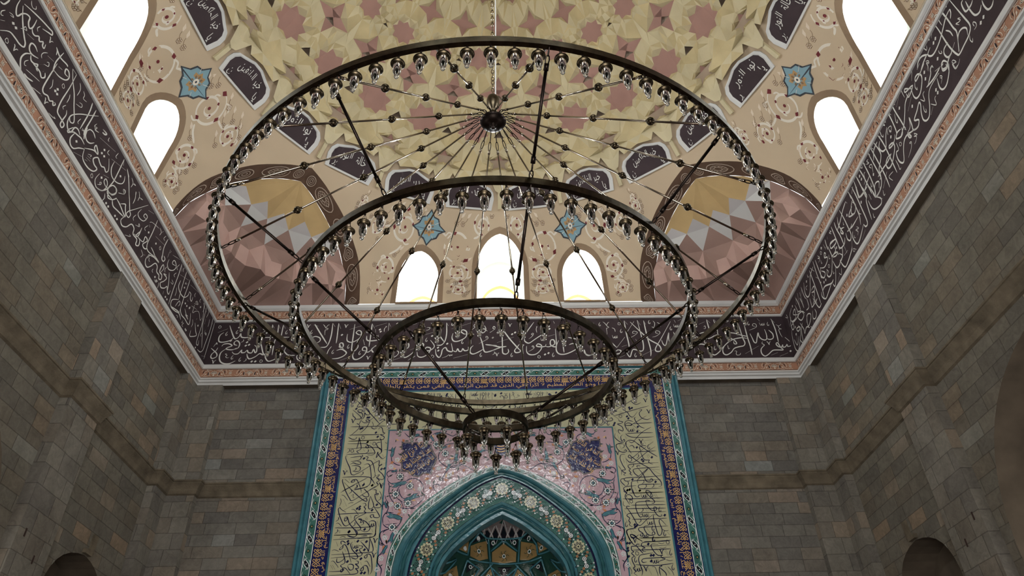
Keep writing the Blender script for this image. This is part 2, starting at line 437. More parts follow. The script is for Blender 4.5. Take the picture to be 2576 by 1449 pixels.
for k in range(4):
    sur = [winpoly(w, .115) for w in WINS]
    v, t = cdt(outl, sur, .22)
    root = tag(mesh('ceiling_vault_'+SIDE[k], [vpt(p.x, p.y, 0, k) for p in v], t, M_BEIGE, smooth=True), kind='structure')
    ROOT_VAULT[k] = root
    for i, w in enumerate(WINS):
        hole = winpoly(w); s_ = winpoly(w, .115)
        fr = MB(); n = len(hole)
        a = [vpt(p[0], p[1], 0, k) for p in s_]
        b_ = [vpt(p[0], p[1], 0, k) for p in hole]
        fr.add(a+b_, [(q, (q+1) % n, n+(q+1) % n, n+q) for q in range(n)])
        f = rot4(k)
        cx, hw, z0, zs, za = w
        # splayed white shaft behind the opening
        back = [(cx+(p[0]-cx)*1.12, p[1]+(.22 if p[1] > z0+.05 else 0)) for p in hole]
        D = 6.75
        c1_ = [f((p[0]*5.86/5.8, max(SR(math.atan2(p[0], 5.8), p[1])*math.cos(math.atan2(p[0], 5.8)), 5.3)+.04, p[1]+H)) for p in hole]
        c2_ = [f((p[0], D, p[1]+H)) for p in back]
        sh = MB(); sh.add(b_+c1_, [(q, (q+1) % n, n+(q+1) % n, n+q) for q in range(n)])
        sh.add(c1_+c2_, [(q, (q+1) % n, n+(q+1) % n, n+q) for q in range(n)])
        # outer leaf with the arched opening to the sky
        inn = arch_poly(cx, z0-.02, hw*.93, z0+.42*(zs-z0)+.1, z0+.62*(za-z0)+.12, 8, 1.7)
        v2, t2 = cdt(back, [], None) if False else cdt([(cx-hw*1.3, z0-.05), (cx+hw*1.3, z0-.05), (cx+hw*1.3, za+.4), (cx-hw*1.3, za+.4)], [inn])
        sh.add([f((p.x, D, p.y+H)) for p in v2], [tuple(x) for x in t2])
        rim = arch_poly(cx, z0-.02, hw*.93-.035, z0+.42*(zs-z0)+.1, z0+.62*(za-z0)+.085, 8, 1.7)
        m2 = len(inn)
        sh.add([f((p[0], D-.01, p[1]+H)) for p in inn]+[f((p[0], D+.05, p[1]+H)) for p in rim], [(q, (q+1) % m2, m2+(q+1) % m2, m2+q) for q in range(m2)], 1)
        win = tag(fr.build('window_%d' % (k*3+i+1), M_WINBR), kind='structure')
        sh.build('window_shaft', M_REV2, win)
        sl = MB(); a0 = f((cx-hw, 5.79, z0+H-.03)); b0 = f((cx+hw, 5.95, z0+H))
        sl.box(tuple(min(p, q) for p, q in zip(a0, b0)), tuple(max(p, q) for p, q in zip(a0, b0)))
        sl.build('window_sill', M_WINBR, win)

# ------------------------------------------------------------------ corner squinches
def dpt(d, t, z, q):
    """d along the diagonal, t across it, z above eye; q-th corner (0 = far left)"""
    x = -d/2**.5+t/2**.5; y = d/2**.5+t/2**.5
    return rot4(q)((x, y, z+H))
def azpt(daz, z, off, q, side):
    a = math.radians(daz); r = SR(PI/4-a if a < PI/4 else 0, z)-off
    return dpt(r*math.cos(a), side*r*math.sin(a), z, q)
SQN = ['in the far left corner', 'in the near left corner', 'in the near right corner', 'in the far right corner']
BANDOBJ = {}
for q in range(4):
    mb = MB()
    for s in (1, -1):
        A = [azpt(d, z, 0, q, s) for d, z in OUTr]; B = [azpt(d, z, -.3, q, s) for d, z in INNr]
        n = len(A); fs = [(i, i+1, n+i+1, n+i) for i in range(n-1)]
        if s < 0: fs = [f[::-1] for f in fs]
        mb.add(A+B, fs)
    BANDOBJ[q] = tag(mb.build('ceiling_arch_band', M_BROWN), kind='structure')
    # faceted half dome
    P = {}
    rinn = [(d, z) for d, z in INN]
    def IN(i):
        d, z = INN[i]; a = math.radians(d); r = SR(PI/4-a, z)+.3
        return (r*math.cos(a), r*math.sin(a), z)
    P['A'] = IN(8)
    for i in range(8): P['E%d' % i] = IN(i)
    P.update(P3=(6.15, 0, 10.14), P24=(6.05, .42, 10.12), P15=(6.02, .92, 10.16), J23=(6.32, .24, 9.95), J14=(6.16, .68, 9.93),
             V3=(6.75, 0, 9.68), V24=(6.58, .61, 9.67), V15=(6.24, 1.12, 9.66),
             b=(6.80, .25, 9.42), a=(6.76, .46, 9.43), bp=(6.86, .22, 9.07), ap=(6.80, .48, 9.09), B0=(6.62, 0, 8.96),
             c=(6.58, .80, 9.40), d=(6.42, 1.0, 9.41), cp=(6.66, .82, 9.08), dp=(6.46, 1.04, 9.09), B24=(6.56, .66, 8.97),
             e=(6.14, 1.34, 9.38), ep=(6.22, 1.36, 9.08), B15=(6.12, 1.22, 8.97), F=(6.02, 1.52, 9.36), Fp=(6.14, 1.6, 9.05))
    s2 = 2**.5
    def base(u): return ((u+5.8)/s2, (5.8-u)/s2, 8.86)        # point on the wall line, u from the corner side
    P['C'] = base(5.8); P['W1'] = base(5.15); P['W2'] = base(4.5); P['W3'] = base(3.9); P['W4'] = base(3.5)
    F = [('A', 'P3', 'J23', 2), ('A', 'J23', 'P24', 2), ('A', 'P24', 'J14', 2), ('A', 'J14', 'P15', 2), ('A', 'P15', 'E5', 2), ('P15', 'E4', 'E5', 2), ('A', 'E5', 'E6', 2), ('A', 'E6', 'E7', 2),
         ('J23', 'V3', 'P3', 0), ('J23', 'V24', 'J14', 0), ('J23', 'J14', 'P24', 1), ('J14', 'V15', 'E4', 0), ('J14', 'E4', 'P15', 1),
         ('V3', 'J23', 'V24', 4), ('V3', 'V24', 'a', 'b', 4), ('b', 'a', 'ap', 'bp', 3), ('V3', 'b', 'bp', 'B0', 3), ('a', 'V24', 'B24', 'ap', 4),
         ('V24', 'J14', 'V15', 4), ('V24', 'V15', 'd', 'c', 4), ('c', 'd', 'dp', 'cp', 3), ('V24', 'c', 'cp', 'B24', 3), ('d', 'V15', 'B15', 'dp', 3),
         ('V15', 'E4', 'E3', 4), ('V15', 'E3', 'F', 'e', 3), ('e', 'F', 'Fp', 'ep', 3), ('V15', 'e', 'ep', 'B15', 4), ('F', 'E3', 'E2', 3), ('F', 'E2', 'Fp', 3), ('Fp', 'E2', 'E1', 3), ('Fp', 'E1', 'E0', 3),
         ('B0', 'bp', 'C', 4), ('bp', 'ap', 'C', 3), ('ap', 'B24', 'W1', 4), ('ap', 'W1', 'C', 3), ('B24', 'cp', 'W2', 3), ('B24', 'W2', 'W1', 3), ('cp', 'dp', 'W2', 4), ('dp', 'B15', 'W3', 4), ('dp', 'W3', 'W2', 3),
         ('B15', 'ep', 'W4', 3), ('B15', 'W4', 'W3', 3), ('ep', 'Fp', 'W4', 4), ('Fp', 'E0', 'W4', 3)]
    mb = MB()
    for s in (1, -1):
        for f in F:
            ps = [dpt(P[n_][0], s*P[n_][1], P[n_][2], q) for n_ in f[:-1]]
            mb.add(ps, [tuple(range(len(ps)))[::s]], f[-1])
    # triangles on the axis joining both halves
    for nm, mi in ((('P3', 'J23'), 1),):
        ps = [dpt(P['J23'][0], P['J23'][1], P['J23'][2], q), dpt(P['P3'][0], 0, P['P3'][2], q), dpt(P['J23'][0], -P['J23'][1], P['J23'][2], q)]
        mid = dpt(6.34, 0, 9.93, q)
        mb.add(ps+[mid], [(0, 1, 3), (1, 2, 3)], 1)
        mb.add([ps[0], mid, ps[2], dpt(P['V3'][0]-.01, 0, P['V3'][2], q)], [(0, 1, 3), (1, 2, 3)], 0)
    # ledge closing the plan corner
    tag(mb.build('ceiling_squinch', [M_PALE, M_PALESHADE, M_OCHRE, M_ROSE, M_ROSED]), kind='structure')

# ------------------------------------------------------------------ ring of panels and star dome
def dome_r(z):
    """radius of the dome surface at height z above the eye"""
    pts = [(10.97, 5.24), (11.25, 5.02), (11.5, 4.82), (11.9, 4.70), (12.6, 4.36), (13.2, 3.83), (13.8, 3.32), (14.4, 2.86), (14.95, 2.3), (15.4, 1.7), (15.75, .95), (15.9, .3), (15.93, .01)]
    for (z0, r0), (z1, r1) in zip(pts, pts[1:]):
        if z <= z1: return r0+(r1-r0)*(z-z0)/(z1-z0)
    return .01
def dome(a, z, off=0.):
    """a degrees clockwise from far, z above eye, off = towards the inside"""
    r = dome_r(z)-off*.72; w = math.radians(a)
    return (r*math.sin(w), r*math.cos(w), z-off*.69+H)
# plain taupe drum behind the panels
mb = MB(); zs_ = [10.97, 11.25, 11.5, 11.75]
for i in range(96):
    a0, a1 = i*3.75, (i+1)*3.75
    for z0, z1 in zip(zs_, zs_[1:]):
        mb.add([dome(a0, z0), dome(a1, z0), dome(a1, z1), dome(a0, z1)], [(3, 2, 1, 0)])
tag(mb.build('ceiling_drum', M_BEIGE, smooth=True), kind='structure')

# one 15 degree bay of the dome, triangulated from its stars, then turned 24 times
def star(ca, cz, R_, r_, n, rot=0.):
    L = []
    for i in range(2*n):
        w = rot+PI*i/n; q = R_ if i % 2 == 0 else r_
        L.append((ca, cz, q*math.sin(w), q*math.cos(w)))
    return L
def loc2(ca, cz, dx, dy):
    """offset in metres on the surface -> (a, z)"""
    slope = .74
    z = cz+dy*slope
    return (ca+math.degrees(dx/max(dome_r(z), .3)), z)
STARS = [(0, 11.95, .23, .115, 5, 0, .05), (7.5, 12.62, .37, .27, 8, PI/8, .09), (0, 13.22, .42, .17, 4, 0, .05), (7.5, 13.82, .27, .20, 8, 0, .06), (0, 14.38, .30, .12, 4, 0, .04), (7.5, 14.85, .15, .10, 6, 0, .04)]
pts = []; off = []; edges = []; starpolys = []
def addp(p, o):
    pts.append(Vector(p)); off.append(o); return len(pts)-1
for ca, cz, Ro, ri, n, rot, dep in STARS:
    for sh in ((-15, 0, 15) if ca == 0 else (-7.5-7.5, 0, 15)):
        L = star(ca+sh, cz, Ro, ri, n, rot)
        ids = []
        for i, (a0, z0, dx, dy) in enumerate(L):
            a, z = loc2(a0, z0, dx, dy)
            ids.append(addp((a, z*10), -.04))
        edges += [(ids[i], ids[(i+1) % len(ids)]) for i in range(len(ids))]
        starpolys.append([tuple(pts[i]) for i in ids])
        if Ro > .14:
            for i in range(1, 2*n, 2):                       # petal ridges leave every notch
                a0, z0, dx, dy = L[i]
                for kk, o in ((1.5, .10), (1.95, .07)):
                    if n == 4 and kk > 1.6: continue
                    a, z = loc2(a0, z0, dx*kk*(1.05 if n == 8 else 1), dy*kk)
                    addp((a, z*10), o)
            for i in range(0, 2*n, 2):
                a0, z0, dx, dy = L[i]
                a, z = loc2(a0, z0, dx*1.35, dy*1.35); addp((a, z*10), -.015)
zt = 15.9
for a in (-30, -22.5, -15, -7.5, 0, 7.5, 15, 22.5, 30):
    addp((a, 151.5), .03); addp((a, 155), .0); addp((a, zt*10), 0)
# lower edge of the cream work: spikes run down between the panels
tip = [(0, 11.30, .05), (1.1, 11.34, .02), (.55, 11.5, .08), (2.6, 11.62, .12), (3.6, 11.48, .14), (7.5, 11.56, .10), (5.6, 11.72, .15), (2.3, 11.82, .2), (7.5, 11.95, .15), (4.7, 11.93, .22)]
low = []
for c0 in (-15, 0, 15):
    for a, z, o in tip:
        for s in (1, -1):
            if s < 0 and a in (0,): continue
            if a == 7.5 and s < 0: continue
            addp((c0+s*a, z*10), o)
border = []
for c0 in (-15, 0, 15):
    border += [(c0-7.5, 115.6), (c0-3.6, 114.8), (c0-2.6, 116.2), (c0-1.1, 113.4), (c0, 113.0), (c0+1.1, 113.4), (c0+2.6, 116.2), (c0+3.6, 114.8)]
border += [(22.5, 115.6), (22.5, zt*10), (-22.5, zt*10)]
bi = len(pts)
for b_ in border: addp(b_, .10 if b_[1] < 150 else 0)
edges += [(bi+i, bi+(i+1) % len(border)) for i in range(len(border))]
v, e, fcs, ov, oe, of = delaunay_2d_cdt(pts, edges, [], 0, 1e-4)
def offof(i):
    o = [off[j] for j in ov[i]] if ov[i] else [0]
    return max(o, key=abs)
bayv = [(p.x, p.y/10, offof(i)) for i, p in enumerate(v)]
bayf = []
rs = random.Random(3)
for t in fcs:
    c = sum((v[i] for i in t), Vector((0, 0)))/len(t)
    if not (0 <= c.x < 15): continue
    if not inside(c, border): continue
    st = any(inside(c, sp) for sp in starpolys)
    mi = 2 if st else (0 if int(c.y*1.7+abs(((c.x+7.5) % 15)-7.5)*.9) % 3 else 1)
    bayf.append((t, mi))
mb = MB(); cache = {}
for kk in range(24):
    for t, mi in bayf:
        ps = []
        for i in t:
            a, z, o = bayv[i]
            ps.append(dome(a+kk*15, min(z, 15.92), o))
        nrm = (Vector(ps[1])-Vector(ps[0])).cross(Vector(ps[2])-Vector(ps[0]))
        cen = Vector(ps[0])
        if nrm.dot(Vector((0, 0, 9))-cen) < 0: ps = ps[::-1]
        mb.add(ps, [(0, 1, 2)], mi)
DOME = tag(mb.build('ceiling_dome', [M_CREAM, M_CREAM2, M_STAR]), kind='structure')
ZL = [11.9, 12.6, 13.2, 13.8, 14.4, 14.95, 15.4, 15.75, 15.92]
# short cream ribs under the spikes and the taupe shell behind the cream work
mb = MB()
for kk in range(24):
    a = kk*15
    mb.add([dome(a-.42, 11.36, .07), dome(a+.42, 11.36, .07), dome(a+.42, 11.03, .07), dome(a-.42, 11.03, .07)], [(0, 1, 2, 3)])
    mb.add([dome(a-.42, 11.36, 0), dome(a-.42, 11.36, .07), dome(a-.42, 11.03, .07), dome(a-.42, 11.03, 0)], [(0, 1, 2, 3)])
    mb.add([dome(a+.42, 11.36, 0), dome(a+.42, 11.36, .07), dome(a+.42, 11.03, .07), dome(a+.42, 11.03, 0)], [(3, 2, 1, 0)])
    mb.add([dome(a-.42, 11.03, 0), dome(a-.42, 11.03, .07), dome(a+.42, 11.03, .07), dome(a+.42, 11.03, 0)], [(0, 1, 2, 3)])
tag(mb.build('ceiling_rib', M_CREAM), kind='structure')
mb = MB()
for i in range(96):
    a0, a1 = i*3.75, (i+1)*3.75
    mb.add([dome(a0, 11.45, -.02), dome(a1, 11.45, -.02), dome(a1, 12.0, -.02), dome(a0, 12.0, -.02)], [(3, 2, 1, 0)])
    for z0, z1 in zip(ZL, ZL[1:]): mb.add([dome(a0, z0, -.12), dome(a1, z0, -.12), dome(a1, z1, -.12), dome(a0, z1, -.12)], [(3, 2, 1, 0)])
tag(mb.build('ceiling_shell', M_TAUPE, smooth=True), kind='structure')
# ------------------------------------------------------------------ painted strokes
def spline(pts, n=4):
    if len(pts) < 3: return [tuple(p) for p in pts]
    return [p for p in refine([tuple(p) for p in pts], n)]
def ribbon2(pts, w, pen=None, taper=.35, n=4, close=False):
    """flat brush stroke in 2-D -> verts, quads"""
    L = spline(pts, n)
    if len(L) < 2: return [], []
    N = len(L); v = []
    for i, p in enumerate(L):
        a = L[max(i-1, 0)]; b_ = L[min(i+1, N-1)]
        dx, dy = b_[0]-a[0], b_[1]-a[1]; d = math.hypot(dx, dy) or 1e-9; dx /= d; dy /= d
        ww = w
        if pen is not None: ww = w*(.62+.45*abs(dx*math.sin(pen)-dy*math.cos(pen)))
        if taper:
            t = i/(N-1); e = min(t, 1-t)*6
            if e < 1: ww *= taper+(1-taper)*e
        v += [(p[0]-dy*ww/2, p[1]+dx*ww/2), (p[0]+dy*ww/2, p[1]-dx*ww/2)]
    return v, [(2*i, 2*i+1, 2*i+3, 2*i+2) for i in range(N-1)]
class Paint:
    """2-D drawing gathered and laid on a surface by a mapping (x, y, lift) -> 3-D"""
    def __init__(s): s.v = []; s.f = []; s.m = []
    def add(s, v, f, mi=0, lift=0):
        b_ = len(s.v); s.v += [(p[0], p[1], lift) for p in v]; s.f += [tuple(b_+i for i in q) for q in f]; s.m += [mi]*len(f)
    def line(s, pts, w, mi=0, lift=0, pen=None, taper=.35, n=4): s.add(*ribbon2(pts, w, pen, taper, n), mi, lift)
    def loop(s, pts, w, mi=0, lift=0):
        L = [tuple(p) for p in pts]; N = len(L); v = []
        for i, p in enumerate(L):
            a = L[i-1]; b_ = L[(i+1) % N]; dx, dy = b_[0]-a[0], b_[1]-a[1]; d = math.hypot(dx, dy) or 1e-9
            v += [(p[0]-dy/d*w/2, p[1]+dx/d*w/2), (p[0]+dy/d*w/2, p[1]-dx/d*w/2)]
        s.add(v, [(2*i, 2*i+1, (2*i+3) % (2*N), (2*i+2) % (2*N)) for i in range(N)], mi, lift)
    def poly(s, pts, mi=0, lift=0):
        t = tessellate_polygon([[Vector((p[0], p[1], 0)) for p in pts]])
        s.add(pts, [tuple(q) for q in t], mi, lift)
    def disc(s, c, r, mi=0, lift=0, n=12, ry=None):
        s.add([(c[0]+r*math.cos(2*PI*i/n), c[1]+(ry or r)*math.sin(2*PI*i/n)) for i in range(n)], [tuple(range(n))], mi, lift)
    def lay(s, name, mats, fn, parent=None, face=None):
        vs = [fn(*p) for p in s.v]
        return mesh(name, vs, s.f, mats, parent, fm=s.m)
def parse(txt, P, sc=.01, mi=0, lift=0, wk=1.):
    """pen strokes 'width:x,y x,y ...' and small diacritic marks, in centimetres"""
    for ln in txt.split(';'):
        k, r = ln.split(':'); pts = [tuple(float(q)*sc for q in p.split(',')) for p in r.split()]
        if k[0] in 'DOLNVW':
            for x, y in pts:
                c = lambda *q: [(x+a*sc, y+b_*sc) for a, b_ in q]
                if k == 'D': P.poly(c((-2.6, -.6), (.3, 2.6), (2.6, .6), (-.3, -2.6)), mi, lift)
                elif k == 'O': P.loop(c((-2.6, -1), (-2, 3), (-.6, 4), (2.4, 2), (2.6, -1), (0, -2.6)), .9*sc, mi, lift)
                elif k == 'L': P.line(c((1.2, 6), (-1.4, 1), (-.8, -3), (1.4, -2.6), (1.6, .4)), 1.2*sc, mi, lift, .5)
                elif k == 'N': P.line(c((1.6, 4), (2.2, 0), (-2, -3.4)), 1.2*sc, mi, lift, .5)
                elif k == 'V': P.line(c((-4, 4), (-2, 3), (0, -4)), 1.6*sc, mi, lift); P.line(c((0, -4), (1.6, 2), (4.4, 4)), 1.0*sc, mi, lift)
                elif k == 'W': P.line(c((-5, 4), (-4, -2), (-2, -3), (-.6, 1), (0, -3), (2, -3), (2.4, 2), (3, -2), (5, -2), (5, 3)), 1.1*sc, mi, lift)
            continue
        P.line(pts, float(k)*sc*wk, mi, lift, .9 if float(k) > 1.6 else .6)
FRONT = '2.5:-549,841 -543,828 -534,811 -529,809 -524,815 -523,821 -520,813 -513,811 -505,812 -497,813;2.5:-535,812 -540,805 -552,801 -561,802 -564,809 -563,818 -557,824;1.2:-569,824 -551,833;1.2:-504,807 -495,812;1.2:-503,829 -497,834 -492,836;2.5:-554,791 -551,796 -541,797 -534,792 -542,788 -544,785 -538,783 -530,783 -524,787;2.5:-544,785 -552,777 -553,766 -549,756 -541,751 -530,751 -520,757;2.5:-524,793 -530,795 -531,801 -526,804 -520,797 -521,787 -530,783;2.5:-531,778 -526,773 -519,773 -515,778 -513,782 -512,776 -506,776 -502,781 -499,776 -492,775 -490,783 -485,775 -483,779 -485,788 -490,793;2.5:-481,802 -476,791 -469,773 -464,769;2.5:-501,773 -498,765 -493,761 -483,766 -476,773 -469,770 -464,773;1.1:-540,774 -543,773 -539,770 -541,767 -538,764 -534,765;2.2:-574,787 -567,781 -560,774 -559,767 -566,763 -570,767 -569,774 -563,781 -561,788;1.1:-570,790 -567,797 -564,796 -566,800 -567,797;2.2:-463,842 -462,828 -462,804;2.2:-451,842 -449,816 -452,799 -451,769;2.2:-441,841 -441,823 -441,812;1.1:-463,842 -458,833;1.1:-451,842 -446,832;1.1:-441,841 -436,832;1.9:-481,811 -455,811 -423,811;1.2:-408,805 -393,810;2.2:-459,776 -464,768 -461,760 -455,755 -445,759 -436,767 -430,775 -427,788;2.2:-430,779 -420,769 -406,768;1.2:-484,833 -480,831 -475,827 -481,822;1.9:-396,772 -402,767 -400,759 -393,754;1.2:-430,755 -425,756;2.5:-378,842 -366,823 -347,794;2.5:-342,843 -341,819 -343,799 -348,787 -359,786;2.2:-330,843 -329,814 -329,795;2.2:-380,809 -372,812 -363,808 -362,801 -368,796;1.2:-380,840 -370,837;1.2:-342,844 -336,835;1.2:-330,844 -324,830;2.5:-319,791 -322,787 -317,785 -314,788 -316,795 -321,795 -321,789 -313,782;2.5:-326,778 -318,781 -311,778 -306,772 -311,765 -321,760 -333,759;1.9:-344,769 -342,779 -337,788;2.5:-297,841 -297,814 -297,788 -296,778 -290,777 -285,785 -285,791;1.2:-306,828 -277,839;2.2:-309,817 -309,807 -307,800 -299,797 -290,801 -282,810 -282,822 -288,825 -292,820 -286,815 -281,815;1.2:-316,755 -298,763;2.5:-267,777 -275,778 -274,785 -268,784 -267,774 -274,763 -283,757 -290,758 -293,766 -291,773;2.5:-270,774 -262,774 -254,784 -249,788 -247,779 -253,773 -257,781 -248,789;2.5:-262,841 -262,818 -263,786;2.5:-270,812 -269,803 -263,800 -250,801 -238,805;1.2:-262,842 -256,830;1.2:-269,831 -271,820 -266,820;1.2:-255,835 -232,843;2.2:-228,843 -228,819;1.2:-228,843 -224,834;1.9:-276,803 -272,790;1.2:-254,828 -253,820;1.2:-235,834 -232,834 -236,829 -236,821;1.7:-227,758 -214,760 -206,765 -203,772 -207,776;1.2:-216,753 -198,760;2.2:-230,801 -228,789;1.9:-403,803 -394,810;2.2:-392,798 -387,786;1.7:-374,773 -367,779;1.2:-361,841 -358,838 -354,832 -350,831 -351,828 -355,827 -354,815;1.2:-348,840 -351,839 -354,833;1.2:-192,833 -171,841;2.2:-182,805 -176,808 -174,810 -175,815 -179,810 -173,807 -168,795 -163,800 -161,807;1.2:-151,831 -144,830 -147,825 -152,824;1.2:-154,813 -130,821;2.5:-142,841 -132,823 -114,795;2.5:-111,842 -110,816 -113,797 -120,788 -129,788;1.2:-111,842 -107,834;1.2:-143,842 -136,838;2.5:-192,793 -197,787 -193,781 -185,783 -185,792 -192,792;2.5:-172,776 -179,767 -189,760 -194,763 -194,773 -191,783;2.5:-158,786 -167,788 -165,783 -157,783 -155,790 -161,793 -168,785 -169,776;2.5:-167,773 -165,763 -158,760 -149,764 -142,773 -141,781 -149,783 -151,776 -143,775 -135,781 -134,788 -142,800;1.2:-133,794 -129,798 -126,804 -131,807 -132,802 -128,800;2.5:-131,779 -129,766 -123,759 -119,766 -117,777 -111,782 -107,775 -100,772 -97,775 -100,792;2.5:-97,775 -90,772 -87,779 -84,773 -79,773 -77,779 -73,774 -66,776 -66,783;1.2:-117,758 -109,761 -104,765 -102,762 -100,765 -98,763 -97,766;1.2:-95,757 -67,765;2.5:-97,816 -99,807 -97,799 -91,796 -81,799 -71,807 -70,819 -77,824 -81,820 -75,814 -70,814;1.2:-101,826 -61,841;1.2:-60,823 -54,829 -51,834 -54,837 -55,832 -51,830;2.2:-34,834 -31,826 -33,819 -38,816 -40,822 -35,826 -28,820;1.2:-23,817 -17,821 -12,828 -15,832 -17,827 -12,824;2.5:-43,808 -38,791 -35,774 -30,770 -20,773 -9,777;2.5:-35,778 -45,771 -56,766 -62,770 -61,780 -56,786;1.2:-45,790 -34,797 -27,802 -28,807 -31,807 -30,802;2.5:-32,788 -20,786 -9,785;1.2:-61,804 -60,790;1.2:-184,753 -179,757 -172,761 -171,763 -173,760;1.1:-181,777 -173,781;2.5:2,846 2,799 2,775 3,767 9,765 14,770 13,777;2.5:2,826 18,799 37,773;2.5:67,841 47,810 37,793;2.5:37,775 37,770 29,768 26,773 32,782 36,788;2.5:-25,788 -4,782 10,783;2.5:-25,770 -11,777 2,782;1.2:-9,792 25,805;1.2:-23,816 -16,822 -12,828 -16,831 -16,827 -12,824;1.2:-9,813 -4,816 -9,816 -4,820 -7,821;1.2:55,800 61,805 65,812 63,814 61,811 65,809;2.5:47,802 47,795 55,790 66,798 78,807 87,812 94,814 89,819;1.2:94,806 108,810;1.2:71,829 73,830 71,824 72,815;1.2:41,786 45,786 42,781 43,765;2.5:50,783 50,770 56,763 68,764 78,774 80,784 73,788 70,783 77,781 87,782 89,787;1.2:53,770 60,774 65,779 63,784 61,782 65,779;2.5:88,782 95,781 106,787 105,797 99,796 98,786 104,781 109,782 110,794 110,824;2.5:115,796 110,784 109,772 114,764 125,763 138,768 150,776 150,782;2.2:124,813 123,787 124,767;1.9:107,843 109,837;2.2:134,803 153,798 162,797;2.2:135,785 143,788 150,785 146,780;1.2:134,829 135,825 138,830 140,826 142,832;1.2:149,752 156,756;1.2:147,765 149,763;2.2:169,842 172,833;1.9:181,843 186,835;2.2:164,773 165,765 172,760 180,761;1.2:159,819 165,819;2.5:181,841 204,810 230,777;2.5:230,777 249,802;2.5:253,811 272,840;1.2:181,843 190,836;2.5:230,772 237,770 235,764 226,762 225,767 233,772;2.5:252,842 253,811 255,782 252,765;1.2:252,842 258,833;2.5:246,772 250,760 254,755 258,765 262,772 269,771 276,768 282,771 284,786 282,810 279,843;1.2:279,843 284,831;2.5:292,842 294,805 297,771 295,756;1.2:292,842 295,832;2.5:264,839 281,816 298,795 314,783 318,772 314,767 307,768 308,776 322,798 347,839;1.2:274,756 303,771;1.2:257,800 265,803 274,810 275,814 268,816 266,811 272,811;1.2:225,825 230,822 231,815;1.2:304,801 312,803 321,810 320,815 314,816 313,811 318,810;1.2:311,841 314,835 311,825 307,826 311,821 300,810;1.2:319,837 324,833 325,826;1.2:325,833 330,837;2.2:322,794 324,784 329,782 338,808 339,810 337,798 337,787;2.2:349,813 352,797 352,787 346,786;2.2:362,806 365,797 362,790 355,789;1.2:362,840 370,844;1.2:355,843 357,836;1.2:233,754 244,759;1.2:240,779 251,783;1.2:270,797 273,788;1.2:208,840 212,836 216,829 219,826 215,824 214,823 214,809;1.2:221,839 218,837 215,831;2.5:200,796 208,794 212,791 210,784 204,786;2.2:165,773 167,762 173,759 182,763;1.2:187,814 192,810;1.9:170,841 173,835;1.2:375,831 377,826;2.5:180,783 187,786;1.2:254,860 254,860;2.5:422,842 423,822 424,818;2.5:436,842 439,822 438,801 439,787 437,777;1.2:422,843 428,834;1.2:437,843 442,834;1.2:404,831 417,837;1.2:412,820 416,821 416,827 413,825;2.2:401,808 412,811 417,805;2.2:393,801 402,796 403,793;2.2:411,795 421,797 434,804 444,803;1.2:448,819 462,825;1.2:460,838 467,839 462,835;2.2:461,810 473,808 486,803 497,800;2.2:458,802 464,795 470,790 472,783 467,783 467,789;2.5:485,840 486,818 487,797 489,785 485,778 477,776 465,772 457,763 447,757 441,760 441,769 446,777;2.5:497,828 497,797 498,775 497,756;2.5:496,795 485,797 469,794 456,787 442,774 433,764 423,757 417,760 415,766;2.5:389,781 400,783 409,781 423,779;1.2:484,759 515,777;2.5:504,807 506,797 508,786 512,785 515,793 521,809 521,800 525,793 532,791 536,796 537,807 536,817;2.5:536,794 542,792 549,796 550,806 544,815;2.5:556,842 558,820 558,803 557,785;1.2:554,843 561,833;1.2:504,815 512,818 521,823 521,830 516,831 514,826 520,824;1.2:562,828 566,825 567,819 571,817 567,817 565,814 566,804 568,797;1.2:573,829 570,826 566,825;2.5:573,797 581,785 580,777 573,775 573,780 568,774 563,774 564,779 560,774 554,775 551,781 555,784 558,774 562,767 552,767 541,766 530,757 522,753 517,759 518,769 524,776 527,779 523,783 525,787;1.2:535,755 550,761;1.2:551,752 570,760;1.2:464,766 468,765 466,760 467,756 473,757 475,761;1.9:395,756 403,766;1.2:527,844 531,837;1.2:453,780 453,771 456,773;1.2:392,774 395,764;1.2:385,773 384,761;D:-539,804 -529,836 -507,792 -501,794 -506,800 -488,755 -481,755 -471,822 -435,790 -409,759 -320,815 -245,827 -243,822 -211,841 -364,776 -139,810 -108,791 -126,782 -125,775 -48,820 -17,804 -57,812 22,812 28,816 -17,804 97,830 98,824 86,763 93,766 333,771 576,764;O:-568,837 -470,755 -469,835 -136,761 74,757 241,834;L:-551,820 -531,824 -512,759 -528,764 -432,822 -382,822 -333,774 -304,786 -280,771 -377,783 -286,798 -203,799 -150,800 -87,814 -78,794 -41,763 -99,838 50,835 20,762 41,821 102,761 157,776 201,833 243,816 265,758 303,837 345,821 178,828 506,831 546,829 409,788 426,772;N:-516,803 -502,758 -371,766 -16,767;V:-562,755 -390,837 -314,836 -357,762 -262,760 18,834 -9,764 213,768 334,770 537,783;W:-252,811 84,799 229,803 357,828 534,830'
